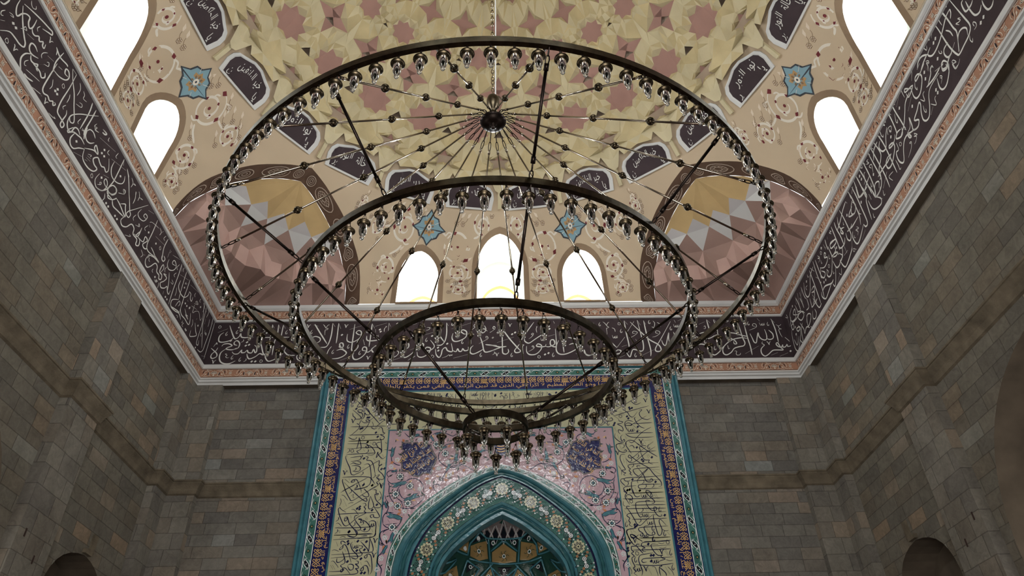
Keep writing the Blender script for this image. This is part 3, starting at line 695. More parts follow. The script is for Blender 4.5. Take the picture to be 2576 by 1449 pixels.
LEFT = '2.5:-161,783 -156,786 -154,793 -153,800;2.5:-143,817 -142,806 -138,798 -134,797 -131,807 -126,814 -120,816 -118,809 -113,805 -110,810 -110,818 -111,826;2.5:-136,816 -128,804 -119,794 -111,787 -106,783 -105,777 -112,773 -121,772 -131,769 -141,756;2.5:-136,820 -120,828 -104,835 -90,840 -84,842 -82,838 -88,834 -98,827;2.5:-110,810 -106,806 -101,807 -96,813 -92,809 -87,815 -85,810 -81,810 -82,817;1.2:-111,796 -99,801;2.5:-86,795 -93,797 -99,794 -99,787 -95,783 -89,784 -80,790;2.5:-91,783 -98,774 -100,763 -96,755 -90,749;2.5:-91,781 -87,776 -81,778 -76,783 -75,777 -71,776;1.2:-131,836 -128,832 -124,831 -120,835 -122,839;1.2:-148,766 -143,772;1.2:-150,783 -153,776 -151,772 -148,775;1.2:-145,787 -140,790 -137,789 -142,786;1.2:-122,790 -118,795 -114,798 -118,800 -119,794;1.2:-102,826 -104,819 -101,816;1.7:-67,834 -63,831 -61,825;2.5:-66,834 -55,830 -40,835 -37,834;2.2:-53,842 -56,819 -54,807 -52,802;1.2:-71,809 -59,814;1.2:-69,794 -62,799 -64,804 -67,801;1.2:-76,796 -79,799 -78,805 -73,812;1.2:-90,772 -93,765 -91,761 -88,763;1.2:-49,817 -41,821;2.5:-82,776 -76,778 -68,779 -62,776 -58,782 -61,787;1.2:-86,759 -74,764 -61,769;2.5:-85,752 -78,753 -69,758;2.5:-53,818 -53,803 -53,786 -52,768 -47,764 -40,768 -34,766 -29,771 -26,767 -23,772 -26,773;2.5:-52,805 -40,808 -29,816 -26,825 -31,831 -37,829 -35,822 -28,824;1.2:-46,794 -42,786 -43,778;1.2:-49,818 -41,821;2.2:-28,842 -18,829 -6,818 4,804 17,787 12,780 7,784 10,793 21,808 36,824 51,841;1.7:-28,842 -18,843;2.5:-18,843 -17,816 -18,788 -16,771 -12,767 -3,767 5,766 4,759 -1,760 -1,769 0,780 -3,786;1.2:-6,841 0,834 0,821;1.2:-11,809 -9,803 -9,794;1.2:-8,790 -11,783 -8,781;2.5:30,844 33,825 32,790;1.7:30,844 33,833;2.5:42,843 42,823 41,799 43,790;2.5:6,785 8,774 14,768 21,771 23,782 30,786 37,783;1.2:5,810 16,816 15,821 9,818;1.2:25,803 23,794 26,793;1.2:55,829 53,821 59,825 57,818 65,822;1.2:6,839 11,836 12,830 20,833;1.7:70,835 80,837 77,833 72,831;1.2:-66,751 -57,755 -50,758;1.2:-26,752 -18,754 -12,757 -16,757;1.1:-49,757 -47,758;1.2:35,795 40,795 35,792;2.5:21,780 15,768 17,765 25,775 34,779 42,782 52,781;2.5:43,806 44,793 47,786;2.2:45,802 49,809 57,812 65,809;2.5:67,802 60,793 52,790 46,794 45,803;2.5:56,776 46,767 38,757 30,756 25,763 28,777;2.5:55,777 72,792 83,796 73,803 72,796 81,795;2.5:56,776 59,765 66,761 79,762 90,768 94,777 85,777 79,782 86,792 93,790 100,789 106,793 113,791 116,799 107,813;1.2:41,753 58,763;1.2:72,819 113,835;1.2:65,765 71,768;1.2:66,770 76,773;1.2:66,774 75,777;1.2:66,777 73,782 72,778;1.2:54,820 60,820 66,823;1.9:70,835 81,838 79,833 72,830;2.5:137,845 137,824 136,796 132,778 135,769 148,771;1.7:137,845 141,835;1.2:112,818 151,835;2.2:120,821 120,807 128,798 142,800 154,809 157,818 154,826;2.2:152,840 165,830 184,807;1.7:152,840 164,834;1.2:170,839 178,835 177,825;1.2:178,834 186,838 180,837;1.9:103,777 100,762 108,755 121,761 127,772 126,781 119,783 118,776 126,774 134,779;2.5:131,775 138,789 149,792 151,785 145,776 135,773;1.2:156,792 169,802 169,809 163,806 170,801;1.2:108,760 114,766 114,770 111,767 114,764;1.2:111,783 124,790;1.7:194,832 197,820;1.7:200,838 207,830;1.2:100,824 99,817 105,818;1.2:120,840 118,830 122,830;1.2:89,839 89,833 92,834;1.2:130,764 135,758;2.5:107,754 120,760 129,771 132,779;2.5:144,793 151,788 145,777 136,773 131,775;2.5:136,773 139,765 150,771 157,781 154,775;2.5:150,771 157,765 170,768 189,773;2.5:157,781 171,780 192,776 184,788 181,792 170,782;2.2:172,821 186,806 197,793 202,790 200,782 192,782 195,791 202,800 234,842;1.2:156,791 169,802 168,807 163,806 170,801;1.7:192,831 197,821 197,809;1.2:199,838 205,833 205,823;1.2:206,832 216,836 209,832;1.2:130,764 133,757 131,750;1.9:222,821 218,808 226,805 239,811 244,824 236,824 234,817 243,819;1.2:240,836 257,844;1.2:215,802 211,792 215,789;2.5:192,777 186,764 193,759 204,766 213,780 223,780 226,771 240,772 242,763 250,768 246,778 228,773;2.5:241,798 240,780 234,775 242,793;2.5:242,778 257,782 258,794 267,793 259,779 265,776 272,780 272,786;2.2:273,845 272,816 270,788 279,781 303,789;1.2:255,823 262,829 285,837;1.2:260,816 256,819;1.2:287,840 295,837 293,829;1.2:295,836 300,844;1.2:222,787 234,794 230,797 232,791;1.2:208,753 222,762 218,763;1.2:254,815 248,804 253,802;1.2:284,818 316,827;1.2:312,844 308,835 313,834;2.2:321,845 318,822 324,803;1.9:283,793 293,792 307,789;1.2:260,768 269,765 266,757;1.2:269,765 276,770;1.2:339,836 338,823;1.2:344,837 340,829;1.2:351,834 370,843;1.2:284,770 288,779 296,783;2.5:286,780 281,767 284,759 292,758 300,766 310,781 319,781 322,773 332,773 335,768 342,772 340,780 330,780 333,797 339,793 333,779;2.5:283,777 300,786 319,790 309,790 297,790;1.2:289,776 290,771 294,771;2.5:321,809 323,802 330,802 333,809 326,811;1.2:339,825 338,817;2.2:345,819 345,808 354,804 368,813 374,825 367,831 360,829 359,821 371,826;1.2:351,834 378,846;1.2:310,769 309,764 313,763;2.5:354,791 344,786 357,787 352,776 344,766 350,761 361,768 367,776 373,770 380,769 381,778;1.9:359,801 368,785 373,770;1.2:323,757 331,757 335,764;1.2:339,763 341,758 341,752;1.2:346,803 343,795 346,791;1.2:381,818 376,809 381,808;1.2:382,838 377,827 382,825;1.2:401,846 399,840 402,837;2.2:389,845 390,822 389,789 390,755;1.7:389,845 396,833;1.2:395,825 429,839;1.9:413,847 413,830 415,802 417,785;2.2:403,818 402,805 412,799 431,801 443,814 444,824;2.2:433,844 433,823 432,799 433,768;1.2:373,791 381,792 381,796 374,797;1.2:398,798 401,790 401,781;1.2:423,830 421,824 428,830;1.2:440,837 476,847;1.2:468,839 466,833 470,831;1.9:444,824 452,824 454,816 462,815 462,825;2.5:417,785 397,770 398,758 410,761 424,766 433,768;1.9:413,767 416,776 421,785 426,782 422,774;1.2:474,819 489,827 482,830 478,825 488,828;1.2:494,845 491,838 496,837;1.9:508,846 516,841 516,829;1.7:521,843 530,839;1.7:362,762 363,756;1.2:446,806 451,806;1.2:467,808 492,817;1.2:476,817 477,800;2.2:395,763 401,757 417,760 433,766 445,761;2.2:434,793 433,777 442,770 458,772 476,772 479,780 472,795;1.9:447,787 460,781 470,779 456,780 467,784;1.2:468,809 492,817;1.2:478,818 479,801 488,811 501,818 515,809 518,817;1.2:502,804 500,800;1.2:425,757 432,759 431,755;1.2:454,765 452,759 459,763 455,756 461,756;1.2:486,791 491,785 490,776;2.2:499,792 510,781 518,776 504,764 494,759 492,770;1.9:533,775 535,765 527,764 526,778 526,811 511,847;1.7:511,847 517,842;1.9:525,849 529,813 542,789 553,770;1.2:528,848 539,846 536,830;1.2:540,845 540,848;1.2:535,827 537,815;1.2:551,837 553,828 553,820;2.2:563,849 566,823 562,787 560,770 551,760 537,757;1.7:563,849 569,837;2.2:576,848 576,816 575,784 574,758;1.2:560,757 578,766;1.2:537,795 533,787 538,787;D:-133,783 -127,783 -34,786 -32,792 -29,786 37,770 91,814 89,805 96,806 110,776 145,816 141,755 148,755 170,757 177,757 262,807 292,809 323,762 330,760 373,758 380,758 423,817 443,796 451,796 462,799 502,831 463,801 501,830 513,795 471,758 475,758 528,755;O:-127,756 -27,805 91,759 308,812;V:-113,761 -79,829 -38,758;W:551,804'
RIGHT = '2.5:103,864 105,840 105,815 105,802 92,780;1.9:103,864 109,853;2.5:123,848 124,824 125,804 125,787 117,780 103,778 91,777 88,782 86,793 85,812 86,839 85,861;2.5:116,839 105,838 91,831 77,825 63,823 55,826 52,834 61,837;2.5:52,834 42,844 32,845 26,840;2.5:51,836 39,834 28,830;2.2:93,780 101,794 108,799 115,797 119,790 115,782;2.5:116,839 114,833 109,828;1.7:95,797 87,794;2.5:87,809 77,809 73,803 75,794 82,792 86,796;2.5:83,793 71,789 65,778;2.5:71,788 67,798 61,798 59,791 67,786 69,790;2.5:137,824 133,823 131,814 132,807 141,805 147,807;2.5:139,818 137,803 138,789 145,784 152,788;2.5:156,791 154,783 155,773 161,770 167,773;1.2:92,856 93,861 97,857 95,854 94,844 94,837;1.2:116,858 113,853 114,847 116,851;1.2:76,859 78,861 80,855 77,853 74,857 77,851 70,844;1.2:66,859 64,853 66,846 67,850;1.2:55,858 52,851 54,841 58,846;1.9:94,825 98,816 98,806;1.2:129,779 129,783 131,785 133,780 131,776 126,776;1.2:77,777 76,782 79,782 81,775 76,778 76,769 82,769 88,772;1.2:117,778 114,773 115,767 118,771;1.2:69,818 68,813 71,809 72,813;1.2:121,811 117,815 119,809 115,810 111,813 114,806;1.2:44,859 35,857 38,847;1.2:43,831 47,827 46,823 43,828 42,821 38,816;1.7:58,798 47,803;1.7:41,812 47,815 48,810;1.2:43,859 36,857;2.5:39,832 29,830 13,829 14,834 21,833 25,825 21,817 9,808 -1,809 -4,818 -1,830;1.9:33,841 24,839;2.2:-1,830 -11,843 -13,838 4,831 -12,826 -13,835;2.5:-7,830 -22,827 -32,817 -45,805 -59,799;2.5:-47,855 -47,835 -46,815 -46,795;1.9:-47,855 -41,846;2.5:-61,857 -61,836 -63,815 -66,808;1.9:-62,856 -57,843;2.5:22,802 39,798 56,798;2.5:49,814 43,814 39,808 27,802;2.5:51,794 29,795 19,790 11,777 2,767 -6,767 -10,774 -7,785 -1,795 -2,800 -12,795 -24,790 -17,782 -24,776 -34,781 -32,790 -30,803 -36,791 -47,789;2.5:64,796 60,796 58,789 65,785 67,791;2.5:71,786 64,777 52,769 43,770 40,778 44,792;2.5:75,780 75,770 81,769;1.2:13,853 14,858 18,852 17,849 13,853 15,848 6,838;1.2:48,787 50,789 52,786 51,784 49,786 50,783 45,779;1.2:-20,853 -18,857 -15,852 -18,849 -19,834;1.2:-24,849 -41,840;1.2:-8,821 -26,812;1.2:10,830 6,824 7,817 9,821;1.2:-50,837 -55,825 -53,820 -51,825;1.2:2,789 -1,781 1,776 3,781;1.2:15,770 5,765;1.2:16,802 11,801 8,791 3,801;1.2:28,776 24,775 21,766 14,777;1.2:-72,851 -76,852 -73,846 -79,852 -78,844 -83,852;1.2:-92,852 -93,842;1.2:-81,826 -78,834 -68,831 -71,825 -75,828;1.2:45,824 38,819;2.5:-101,851 -98,830 -98,807 -99,784 -100,765;1.9:-102,851 -97,840;2.5:-116,852 -112,824 -117,814 -131,805 -134,793 -139,791;2.5:-108,842 -123,839 -133,827;2.5:-127,852 -126,828 -125,801 -125,782 -127,762;1.9:-127,851 -122,841;2.5:-137,849 -136,823 -135,800 -136,788 -146,779 -163,778 -167,789;1.7:-137,849 -135,842;2.5:-157,850 -156,824 -157,802 -160,786 -164,780;1.7:-157,850 -154,841;2.5:-172,850 -170,832 -169,807 -169,791;2.5:-186,848 -185,831 -185,809 -185,796;2.5:-196,848 -198,828 -199,814 -184,810 -170,815 -157,818;2.5:-220,847 -221,832;2.5:-204,843 -214,836;2.2:-164,780 -158,792 -151,796 -143,791 -149,783;2.5:-76,838 -87,829 -97,816 -107,819 -110,831 -102,837;2.5:-51,807 -54,799 -61,798 -70,805 -63,810 -54,807;2.5:-69,813 -73,808 -82,805 -91,808 -89,811 -80,807 -82,797 -101,785 -112,787 -112,797 -103,801 -93,798;2.5:-93,798 -107,796 -124,798 -140,798;2.5:-44,799 -48,798;2.5:-25,776 -33,780 -41,784 -47,787 -47,780 -43,778 -47,787 -58,787 -68,778 -77,765 -83,767 -86,777 -83,789 -76,788 -74,800;1.7:-118,786 -141,774;1.2:-91,782 -91,771 -92,763 -88,763;1.2:-36,773 -36,776 -32,769 -39,773 -35,768 -41,764 -45,764;1.2:-50,771 -52,774 -48,772 -54,765 -67,760;1.2:-92,851 -94,841 -92,834 -90,838;1.2:-74,832 -75,826 -72,823;1.2:-145,823 -148,830 -141,827 -146,814;1.2:-143,841 -148,842 -145,835 -152,839;1.2:-162,848 -167,849 -164,844 -161,846;1.2:-162,833 -167,832 -170,823 -177,819;1.2:-161,807 -163,800 -160,800;1.2:-143,773 -146,765 -143,763;1.2:-106,774 -119,776 -115,764;1.2:-152,763 -158,772;2.5:-198,836 -201,820 -200,814 -184,811 -172,810;2.5:-184,822 -182,801 -189,793 -195,760;2.5:-207,845 -206,822 -206,795 -207,766 -215,764 -218,772;2.5:-196,834 -199,823;2.5:-167,805 -165,786 -164,779 -151,778 -145,782;2.2:-164,779 -155,767 -160,760 -176,765 -183,774 -184,791;2.5:-221,848 -218,827 -218,807 -219,790 -225,777;2.2:-218,827 -228,822 -235,811 -226,805 -217,813 -221,824;2.5:-227,804 -245,814 -227,820;2.5:-237,841 -255,836 -272,828 -290,823;1.7:-237,841 -235,835;2.5:-262,845 -259,822 -258,802 -258,786 -266,780 -272,788 -270,800;2.5:-223,793 -245,793 -253,795 -264,798 -253,795 -245,798;2.5:-251,786 -257,778 -254,762 -243,760 -219,771;2.5:-289,842 -290,827 -287,809 -287,787;2.5:-275,841 -280,827 -276,805 -282,811 -278,816 -268,811;2.5:-302,844 -302,822 -302,804 -304,792;2.5:-302,804 -300,792 -285,789 -277,796;2.5:-327,822 -305,817 -307,810 -326,814 -323,823 -310,820;2.5:-334,842 -336,830 -336,820;1.9:-176,797 -176,785;1.2:-212,799 -217,795 -213,789;1.2:-143,773 -146,764 -142,764;1.2:-186,765 -188,758 -185,757;1.2:-237,784 -233,777 -242,781 -238,774 -243,770;1.2:-251,778 -253,774 -250,772;1.2:-219,761 -237,755;1.2:-265,820 -267,816 -265,815;1.2:-311,842 -307,837 -314,840 -309,833;1.2:-324,840 -326,835;1.2:-344,839 -343,826;1.7:-262,776 -272,764;1.7:-266,762 -260,755;2.5:-333,825 -332,805 -332,801 -316,800 -315,809;2.2:-331,802 -313,795 -319,792 -331,798;2.5:-333,800 -341,790 -353,779 -363,780 -367,788 -361,795;2.5:-335,793 -332,776 -322,772 -313,775 -302,777 -309,788;2.2:-334,778 -348,760 -357,754 -360,762;2.5:-314,778 -312,765 -306,756 -292,758 -274,764 -268,768;2.5:-294,791 -300,780 -311,773;1.7:-288,786 -288,771;1.7:-283,773 -298,774;2.2:-356,818 -348,820 -351,825 -356,818 -347,812 -352,806 -367,805 -381,815;2.5:-387,839 -387,821 -386,800 -379,791 -371,796 -380,807;2.5:-378,814 -388,801 -383,794;2.2:-396,843 -398,812 -397,786 -402,762;1.7:-405,813 -396,801;2.5:-418,839 -418,815 -418,792 -419,763;2.5:-402,835 -423,828 -439,808 -454,804 -460,817 -452,837;2.2:-413,841 -403,825;2.5:-354,767 -364,766 -386,777 -398,776;2.5:-364,766 -382,761 -398,758 -407,769 -404,778;1.9:-467,838 -467,819 -464,807;2.2:-435,805 -422,805 -425,797 -437,801 -427,795 -435,785 -446,781;2.2:-437,797 -431,772;2.2:-479,834 -480,812;2.2:-488,839 -494,816;1.9:-500,839 -505,824;1.7:-467,833 -479,825;1.2:-443,823 -451,824 -450,817;1.2:-375,839 -370,831 -377,834 -371,828 -379,826;1.2:-370,824 -371,817 -368,817;1.2:-339,812 -343,805 -339,803;1.2:-363,797 -359,789 -362,787;1.2:-346,780 -347,774 -343,774;1.2:-311,794 -313,789 -308,789;1.2:-331,759 -346,752;1.2:-319,764 -326,755 -331,763;1.2:-341,828 -344,834;1.2:-430,839 -431,833 -427,833;2.2:-500,836 -497,822 -497,804 -510,811;2.2:-485,825 -482,810 -482,799;2.2:-461,807 -463,788 -476,789;2.2:-450,798 -452,784 -452,779 -435,778 -425,779;2.2:-439,790 -430,762 -417,762;2.2:-446,770 -445,760 -454,755 -462,761 -455,773;2.2:-529,833 -543,827 -545,812 -525,806 -517,822 -530,818 -511,804;1.9:-512,828 -511,804 -540,806 -546,817;2.2:-543,821 -551,812 -552,797 -544,795 -542,804 -551,805;2.2:-497,804 -490,789 -506,787 -515,799 -507,803 -492,798 -485,789;2.2:-481,782 -489,761 -472,765 -466,773 -478,780 -491,770;2.2:-525,788 -522,779 -532,779 -535,787 -520,781 -527,767 -549,752 -559,751 -565,763 -562,786 -556,799;2.2:-515,787 -508,767 -510,759 -496,764 -485,755;2.2:-506,781 -519,771 -527,749 -536,762;1.7:-558,777 -552,760 -535,770;1.7:-540,781 -551,761;1.2:-558,838 -556,828 -565,836;1.2:-557,827 -559,808;1.2:-464,761 -466,751;1.2:-511,754 -512,747;1.2:-481,755 -478,750 -489,748;1.2:-538,795 -537,791;D:145,773 138,772 75,836 69,835 61,811 32,822 28,813 33,782 33,776 -15,809 -37,833 -78,818 -147,811 -178,840 -177,832 -248,820 -310,802 -201,804 -355,840 -354,839 -441,831 -377,784 -385,785 -396,792 -523,833 -538,793 -544,780;O:-3,852 -68,790 -352,795 -361,833 -267,759'
def lay_frieze(k):
    f = rot4(k)
    return lambda x, y, l: f((x, 5.80-.0025-l-.004*(y-7.49), y+H))
for k, t in ((0, FRONT), (1, LEFT), (3, RIGHT)):
    P = Paint(); parse(t, P, wk=1.0)
    o = P.lay('calligraphy_lettering', [M_LETTER], lay_frieze(k), FRIEZE[k]); o['label'] = 'white painted Arabic letters'
# terracotta scroll bands: rosette, leaf scroll, quatrefoil, repeated
def band_motif(P, x, zc, h):
    r = h/2
    q = lambda *a: [(x+i*r, zc+j*r) for i, j in a]
    W, K = 1, 2
    # lotus: pale lobes with dark hearts
    for a_ in (-64, -32, 0, 32, 64):
        t = math.radians(a_); ux, uy = math.sin(t), math.cos(t); vx, vy = uy, -ux
        tip_ = (x+ux*.86*r, zc-.28*r+uy*1.0*r); m1 = (x+ux*.5*r+vx*.17*r, zc-.28*r+uy*.55*r+vy*.17*r); m2 = (x+ux*.5*r-vx*.17*r, zc-.28*r+uy*.55*r-vy*.17*r)
        P.poly([(x, zc-.28*r), m1, tip_, m2], W, .0015)
        m1 = (x+ux*.55*r+vx*.07*r, zc-.28*r+uy*.6*r+vy*.07*r); m2 = (x+ux*.55*r-vx*.07*r, zc-.28*r+uy*.6*r-vy*.07*r)
        P.poly([(x+ux*.25*r, zc-.28*r+uy*.25*r), m1, (x+ux*.72*r, zc-.28*r+uy*.84*r), m2], K, .0025)
    P.disc((x, zc-.5*r), .2*r, W, .0015, 8)
    for s in (1, -1):
        q = lambda *a: [(x+s*i*r, zc+j*r) for i, j in a]
        P.line(q((.45, -.75), (.9, -.55), (1.0, .1), (1.4, .6), (1.9, .35), (2.1, -.2), (2.6, -.7), (3.1, -.4)), .10*r, W, .0015)
        P.line(q((.5, .7), (1.15, .75), (1.7, .9)), .10*r, W, .0015); P.line(q((.9, -.55), (1.6, -.8), (2.2, -.75)), .10*r, W, .0015)
        P.poly(q((1.12, .35), (1.3, .05), (1.22, -.45), (1.0, -.6), (1.05, -.1)), K, .002)
        P.poly(q((2.0, .75), (2.35, .35), (2.3, -.2), (2.15, .3)), K, .002)
        P.poly(q((1.55, .0), (1.8, -.1), (1.95, -.55), (1.6, -.35)), W, .0015)
        P.line(q((2.35, .9), (2.7, .2), (2.6, -.3)), .10*r, W, .0015); P.line(q((1.5, .9), (1.62, .45)), .12*r, W, .0015); P.line(q((.55, .3), (.75, -.1)), .12*r, W, .0015)
    # quatrefoil half way
    x2 = x+3.45*r
    for a_ in range(4):
        t = PI/4+a_*PI/2; P.disc((x2+.2*r*math.cos(t), zc+.2*r*math.sin(t)), .17*r, W, .0015, 8); P.disc((x2+.2*r*math.cos(t), zc+.2*r*math.sin(t)), .08*r, K, .0025, 6)
    P.line([(x2-.45*r, zc+.75*r), (x2, zc+.5*r), (x2+.45*r, zc+.75*r)], .1*r, W, .0015); P.line([(x2-.45*r, zc-.75*r), (x2, zc-.5*r), (x2+.45*r, zc-.75*r)], .1*r, W, .0015)
for k in (0, 1, 3, 2):
    f = rot4(k)
    for nm, z0, z1, half in (('lower', 7.2, 7.385, 5.79), ('upper', 8.55, 8.745, 5.78)):
        P = Paint(); zc_ = (z0+z1)/2; h = z1-z0; n = 17; st = 2*half/n
        for i in range(n): band_motif(P, -half+st*(i+.35), zc_, h*.98)
        P.line([(-half, z1-.012), (half, z1-.012)], .006, 2, .001, taper=0); P.line([(-half, z0+.010), (half, z0+.010)], .006, 2, .001, taper=0)
        P.v = [(max(-half, min(half, a)), b_, c) for a, b_, c in P.v]
        P.lay('painted_scrolls', [M_TERRA, M_CREAMP, M_AUBD], lambda x, y, l: f((x, 5.80-.003-l-(.008 if nm == 'upper' else 0), y+H)), BANDS[(k, nm)])
# ------------------------------------------------------------------ Arabic text as flat outlines
FORMS = {'ا': 'ﺍﺎﺍﺎ', 'أ': 'ﺃﺄﺃﺄ', 'إ': 'ﺇﺈﺇﺈ', 'آ': 'ﺁﺂﺁﺂ', 'ب': 'ﺏﺐﺑﺒ', 'ت': 'ﺕﺖﺗﺘ', 'ة': 'ﺓﺔﺓﺔ', 'ث': 'ﺙﺚﺛﺜ', 'ج': 'ﺝﺞﺟﺠ', 'ح': 'ﺡﺢﺣﺤ', 'خ': 'ﺥﺦﺧﺨ',
         'د': 'ﺩﺪﺩﺪ', 'ذ': 'ﺫﺬﺫﺬ', 'ر': 'ﺭﺮﺭﺮ', 'ز': 'ﺯﺰﺯﺰ', 'س': 'ﺱﺲﺳﺴ', 'ش': 'ﺵﺶﺷﺸ', 'ص': 'ﺹﺺﺻﺼ', 'ض': 'ﺽﺾﺿﻀ', 'ط': 'ﻁﻂﻃﻄ', 'ظ': 'ﻅﻆﻇﻈ',
         'ع': 'ﻉﻊﻋﻌ', 'غ': 'ﻍﻎﻏﻐ', 'ف': 'ﻑﻒﻓﻔ', 'ق': 'ﻕﻖﻗﻘ', 'ك': 'ﻙﻚﻛﻜ', 'ل': 'ﻝﻞﻟﻠ', 'م': 'ﻡﻢﻣﻤ', 'ن': 'ﻥﻦﻧﻨ', 'ه': 'ﻩﻪﻫﻬ', 'و': 'ﻭﻮﻭﻮ', 'ى': 'ﻯﻰﻯﻰ', 'ي': 'ﻱﻲﻳﻴ', 'ؤ': 'ﺅﺆﺅﺆ', 'ئ': 'ﺉﺊﺋﺌ', 'ء': 'ﺀﺀﺀﺀ'}
NOJ = set('اأإآدذرزوؤءةى')
def shape(s):
    out = []
    for wd in s.split(' '):
        o = []; i = 0; prev = False
        while i < len(wd):
            ch = wd[i]
            if ch == 'ل' and i+1 < len(wd) and wd[i+1] in 'اأ':
                o.append(('ﻼ' if prev else 'ﻻ') if wd[i+1] == 'ا' else ('ﻸ' if prev else 'ﻷ')); prev = False; i += 2; continue
            F = FORMS[ch]; nxt = i+1 < len(wd) and ch not in NOJ and wd[i+1] != 'ء'
            o.append(F[(1 if prev else 0) if not nxt else (3 if prev else 2)]); prev = nxt; i += 1
        out.append(''.join(o))
    return ' '.join(out)[::-1]
def textmesh(s):
    c = bpy.data.curves.new('lettering', 'FONT'); c.body = shape(s); c.size = 1; c.resolution_u = 2
    o = bpy.data.objects.new('lettering', c); COL.objects.link(o)
    me = bpy.data.meshes.new_from_object(o.evaluated_get(bpy.context.evaluated_depsgraph_get()))
    v = [(p.co.x, p.co.y) for p in me.vertices]; f = [tuple(p.vertices) for p in me.polygons]
    bpy.data.objects.remove(o); bpy.data.curves.remove(c); bpy.data.meshes.remove(me)
    return v, f
def text(P, s, fn, L, hgt, mi=0, lift=0):
    """text scaled to length L and letter height hgt; fn maps (along, up) to the sheet"""
    v, f = textmesh(s)
    if not v: return
    x0 = min(p[0] for p in v); x1 = max(p[0] for p in v); y0 = min(p[1] for p in v); y1 = max(p[1] for p in v)
    P.add([fn((p[0]-x0)/(x1-x0)*L, (p[1]-y0)/(y1-y0)*hgt) for p in v], f, mi, lift)

# ------------------------------------------------------------------ mihrab
MX = -.03; MY = 5.50
mih = tag(empty('mihrab', (MX, MY, 0)), 'tall blue tiled prayer niche with pointed arch on the far wall', 'prayer niche')
def mm(x, y, z): return (x, y-MY, z)                   # local coordinates of the mihrab (x already relative to its middle)
def mfn(dx=0): return lambda x, y, l: (x+dx, -.002-l, y+H)
def strip(name, quads, mat, parent=mih):
    mb = MB()
    for a in quads: mb.add(a, [(0, 1, 2, 3)])
    return mb.build(name, mat, parent)
def frame(name, o, i, to, ti, y, mats, parent=mih):
    """flat U shaped band: half widths o>i, tops to>ti"""
    mb = MB(); z0 = .02
    mb.add([(-o, y, z0), (-i, y, z0), (-i, y, ti+H), (-o, y, to+H)], [(0, 1, 2, 3)])
    mb.add([(-o, y, to+H), (-i, y, ti+H), (i, y, ti+H), (o, y, to+H)], [(0, 1, 2, 3)])
    mb.add([(i, y, z0), (o, y, z0), (o, y, to+H), (i, y, ti+H)], [(0, 1, 2, 3)])
    return mb.build(name, mats, parent)
# body block so that the panel has real thickness
ARC = {'O': [(0, 5.20), (.22, 5.15), (.54, 5.04), (.97, 4.80), (1.40, 4.46), (1.72, 4.03), (1.84, 3.68), (1.87, 3.3)],
       'V': [(0, 5.12), (.22, 5.065), (.50, 4.94), (.87, 4.68), (1.25, 4.38), (1.58, 4.0), (1.72, 3.67), (1.77, 3.3)],
       'R': [(0, 4.965), (.2, 4.90), (.46, 4.76), (.80, 4.50), (1.12, 4.20), (1.31, 3.92), (1.44, 3.62), (1.49, 3.3)],
       'S': [(0, 4.56), (.17, 4.49), (.38, 4.37), (.63, 4.20), (.88, 3.98), (1.06, 3.76), (1.17, 3.52), (1.21, 3.28)],
       'N': [(0, 4.325), (.15, 4.25), (.34, 4.14), (.56, 3.97), (.77, 3.79), (.93, 3.60), (1.01, 3.42), (1.04, 3.22)]}
NA = 40
def resamp(P, n):
    L = [0]
    for a, b_ in zip(P, P[1:]): L.append(L[-1]+math.dist(a, b_))
    o = []; j = 0
    for i in range(n):
        t = L[-1]*i/(n-1)
        while j < len(P)-2 and L[j+1] < t: j += 1
        q = (t-L[j])/max(L[j+1]-L[j], 1e-9); o.append((P[j][0]+(P[j+1][0]-P[j][0])*q, P[j][1]+(P[j+1][1]-P[j][1])*q))
    return o
AC = {k: resamp(refine(v, 5), NA)+[(v[-1][0], v[-1][1]-j*(v[-1][1]+1.68)/8) for j in range(1, 9)] for k, v in ARC.items()}
def mix(a, b_, t): return [(p[0]+(q[0]-p[0])*t, p[1]+(q[1]-p[1])*t) for p, q in zip(AC[a], AC[b_])]
def arcstrip(rows, mats, name, parent=mih, fm=None, smooth=False):
    """rows: list of (curve, y); both halves"""
    mb = MB()
    for s in (1, -1):
        for i in range(len(rows)-1):
            A, ya = rows[i]; B, yb = rows[i+1]; n = len(A)
            vs = [(s*p[0], ya, p[1]+H) for p in A]+[(s*p[0], yb, p[1]+H) for p in B]
            fs = [(j, j+1, n+j+1, n+j) for j in range(n-1)]
            if s < 0: fs = [f[::-1] for f in fs]
            mb.add(vs, fs, fm[i] if fm else 0)
    return mb.build(name, mats, parent, smooth)
# outer teal column moulding
mb = MB()
prof = [(3.34, .50), (3.34, .03), (3.335, -.01), (3.315, -.035), (3.29, -.035), (3.275, -.01), (3.27, .0), (3.262, -.02), (3.245, -.03), (3.225, -.02), (3.215, 0), (3.20, 0)]
for (o1, y1), (o2, y2) in zip(prof, prof[1:]):
    t1 = 7.15-(3.34-o1)*.3; t2 = 7.15-(3.34-o2)*.3
    mb.add([(-o1, y1, .02), (-o2, y2, .02), (-o2, y2, t2+H), (-o1, y1, t1+H)], [(0, 1, 2, 3)])
    mb.add([(o2, y2, .02), (o1, y1, .02), (o1, y1, t1+H), (o2, y2, t2+H)], [(0, 1, 2, 3)])
    mb.add([(-o1, y1, t1+H), (-o2, y2, t2+H), (o2, y2, t2+H), (o1, y1, t1+H)], [(0, 1, 2, 3)])
mb.build('frame_moulding', M_TEAL, mih)
BK = frame('navy_edging', 3.205, 3.03, 7.112, 6.945, .002, M_NAVYD)
VB = frame('vine_border', 3.185, 3.05, 7.10, 6.965, 0, M_VGREEN)
KB = frame('kufic_band', 3.04, 2.79, 6.955, 6.68, 0, M_NAVY)
CB = frame('calligraphy_band', 2.785, 2.005, 6.665, 5.885, 0, M_TCREAM)
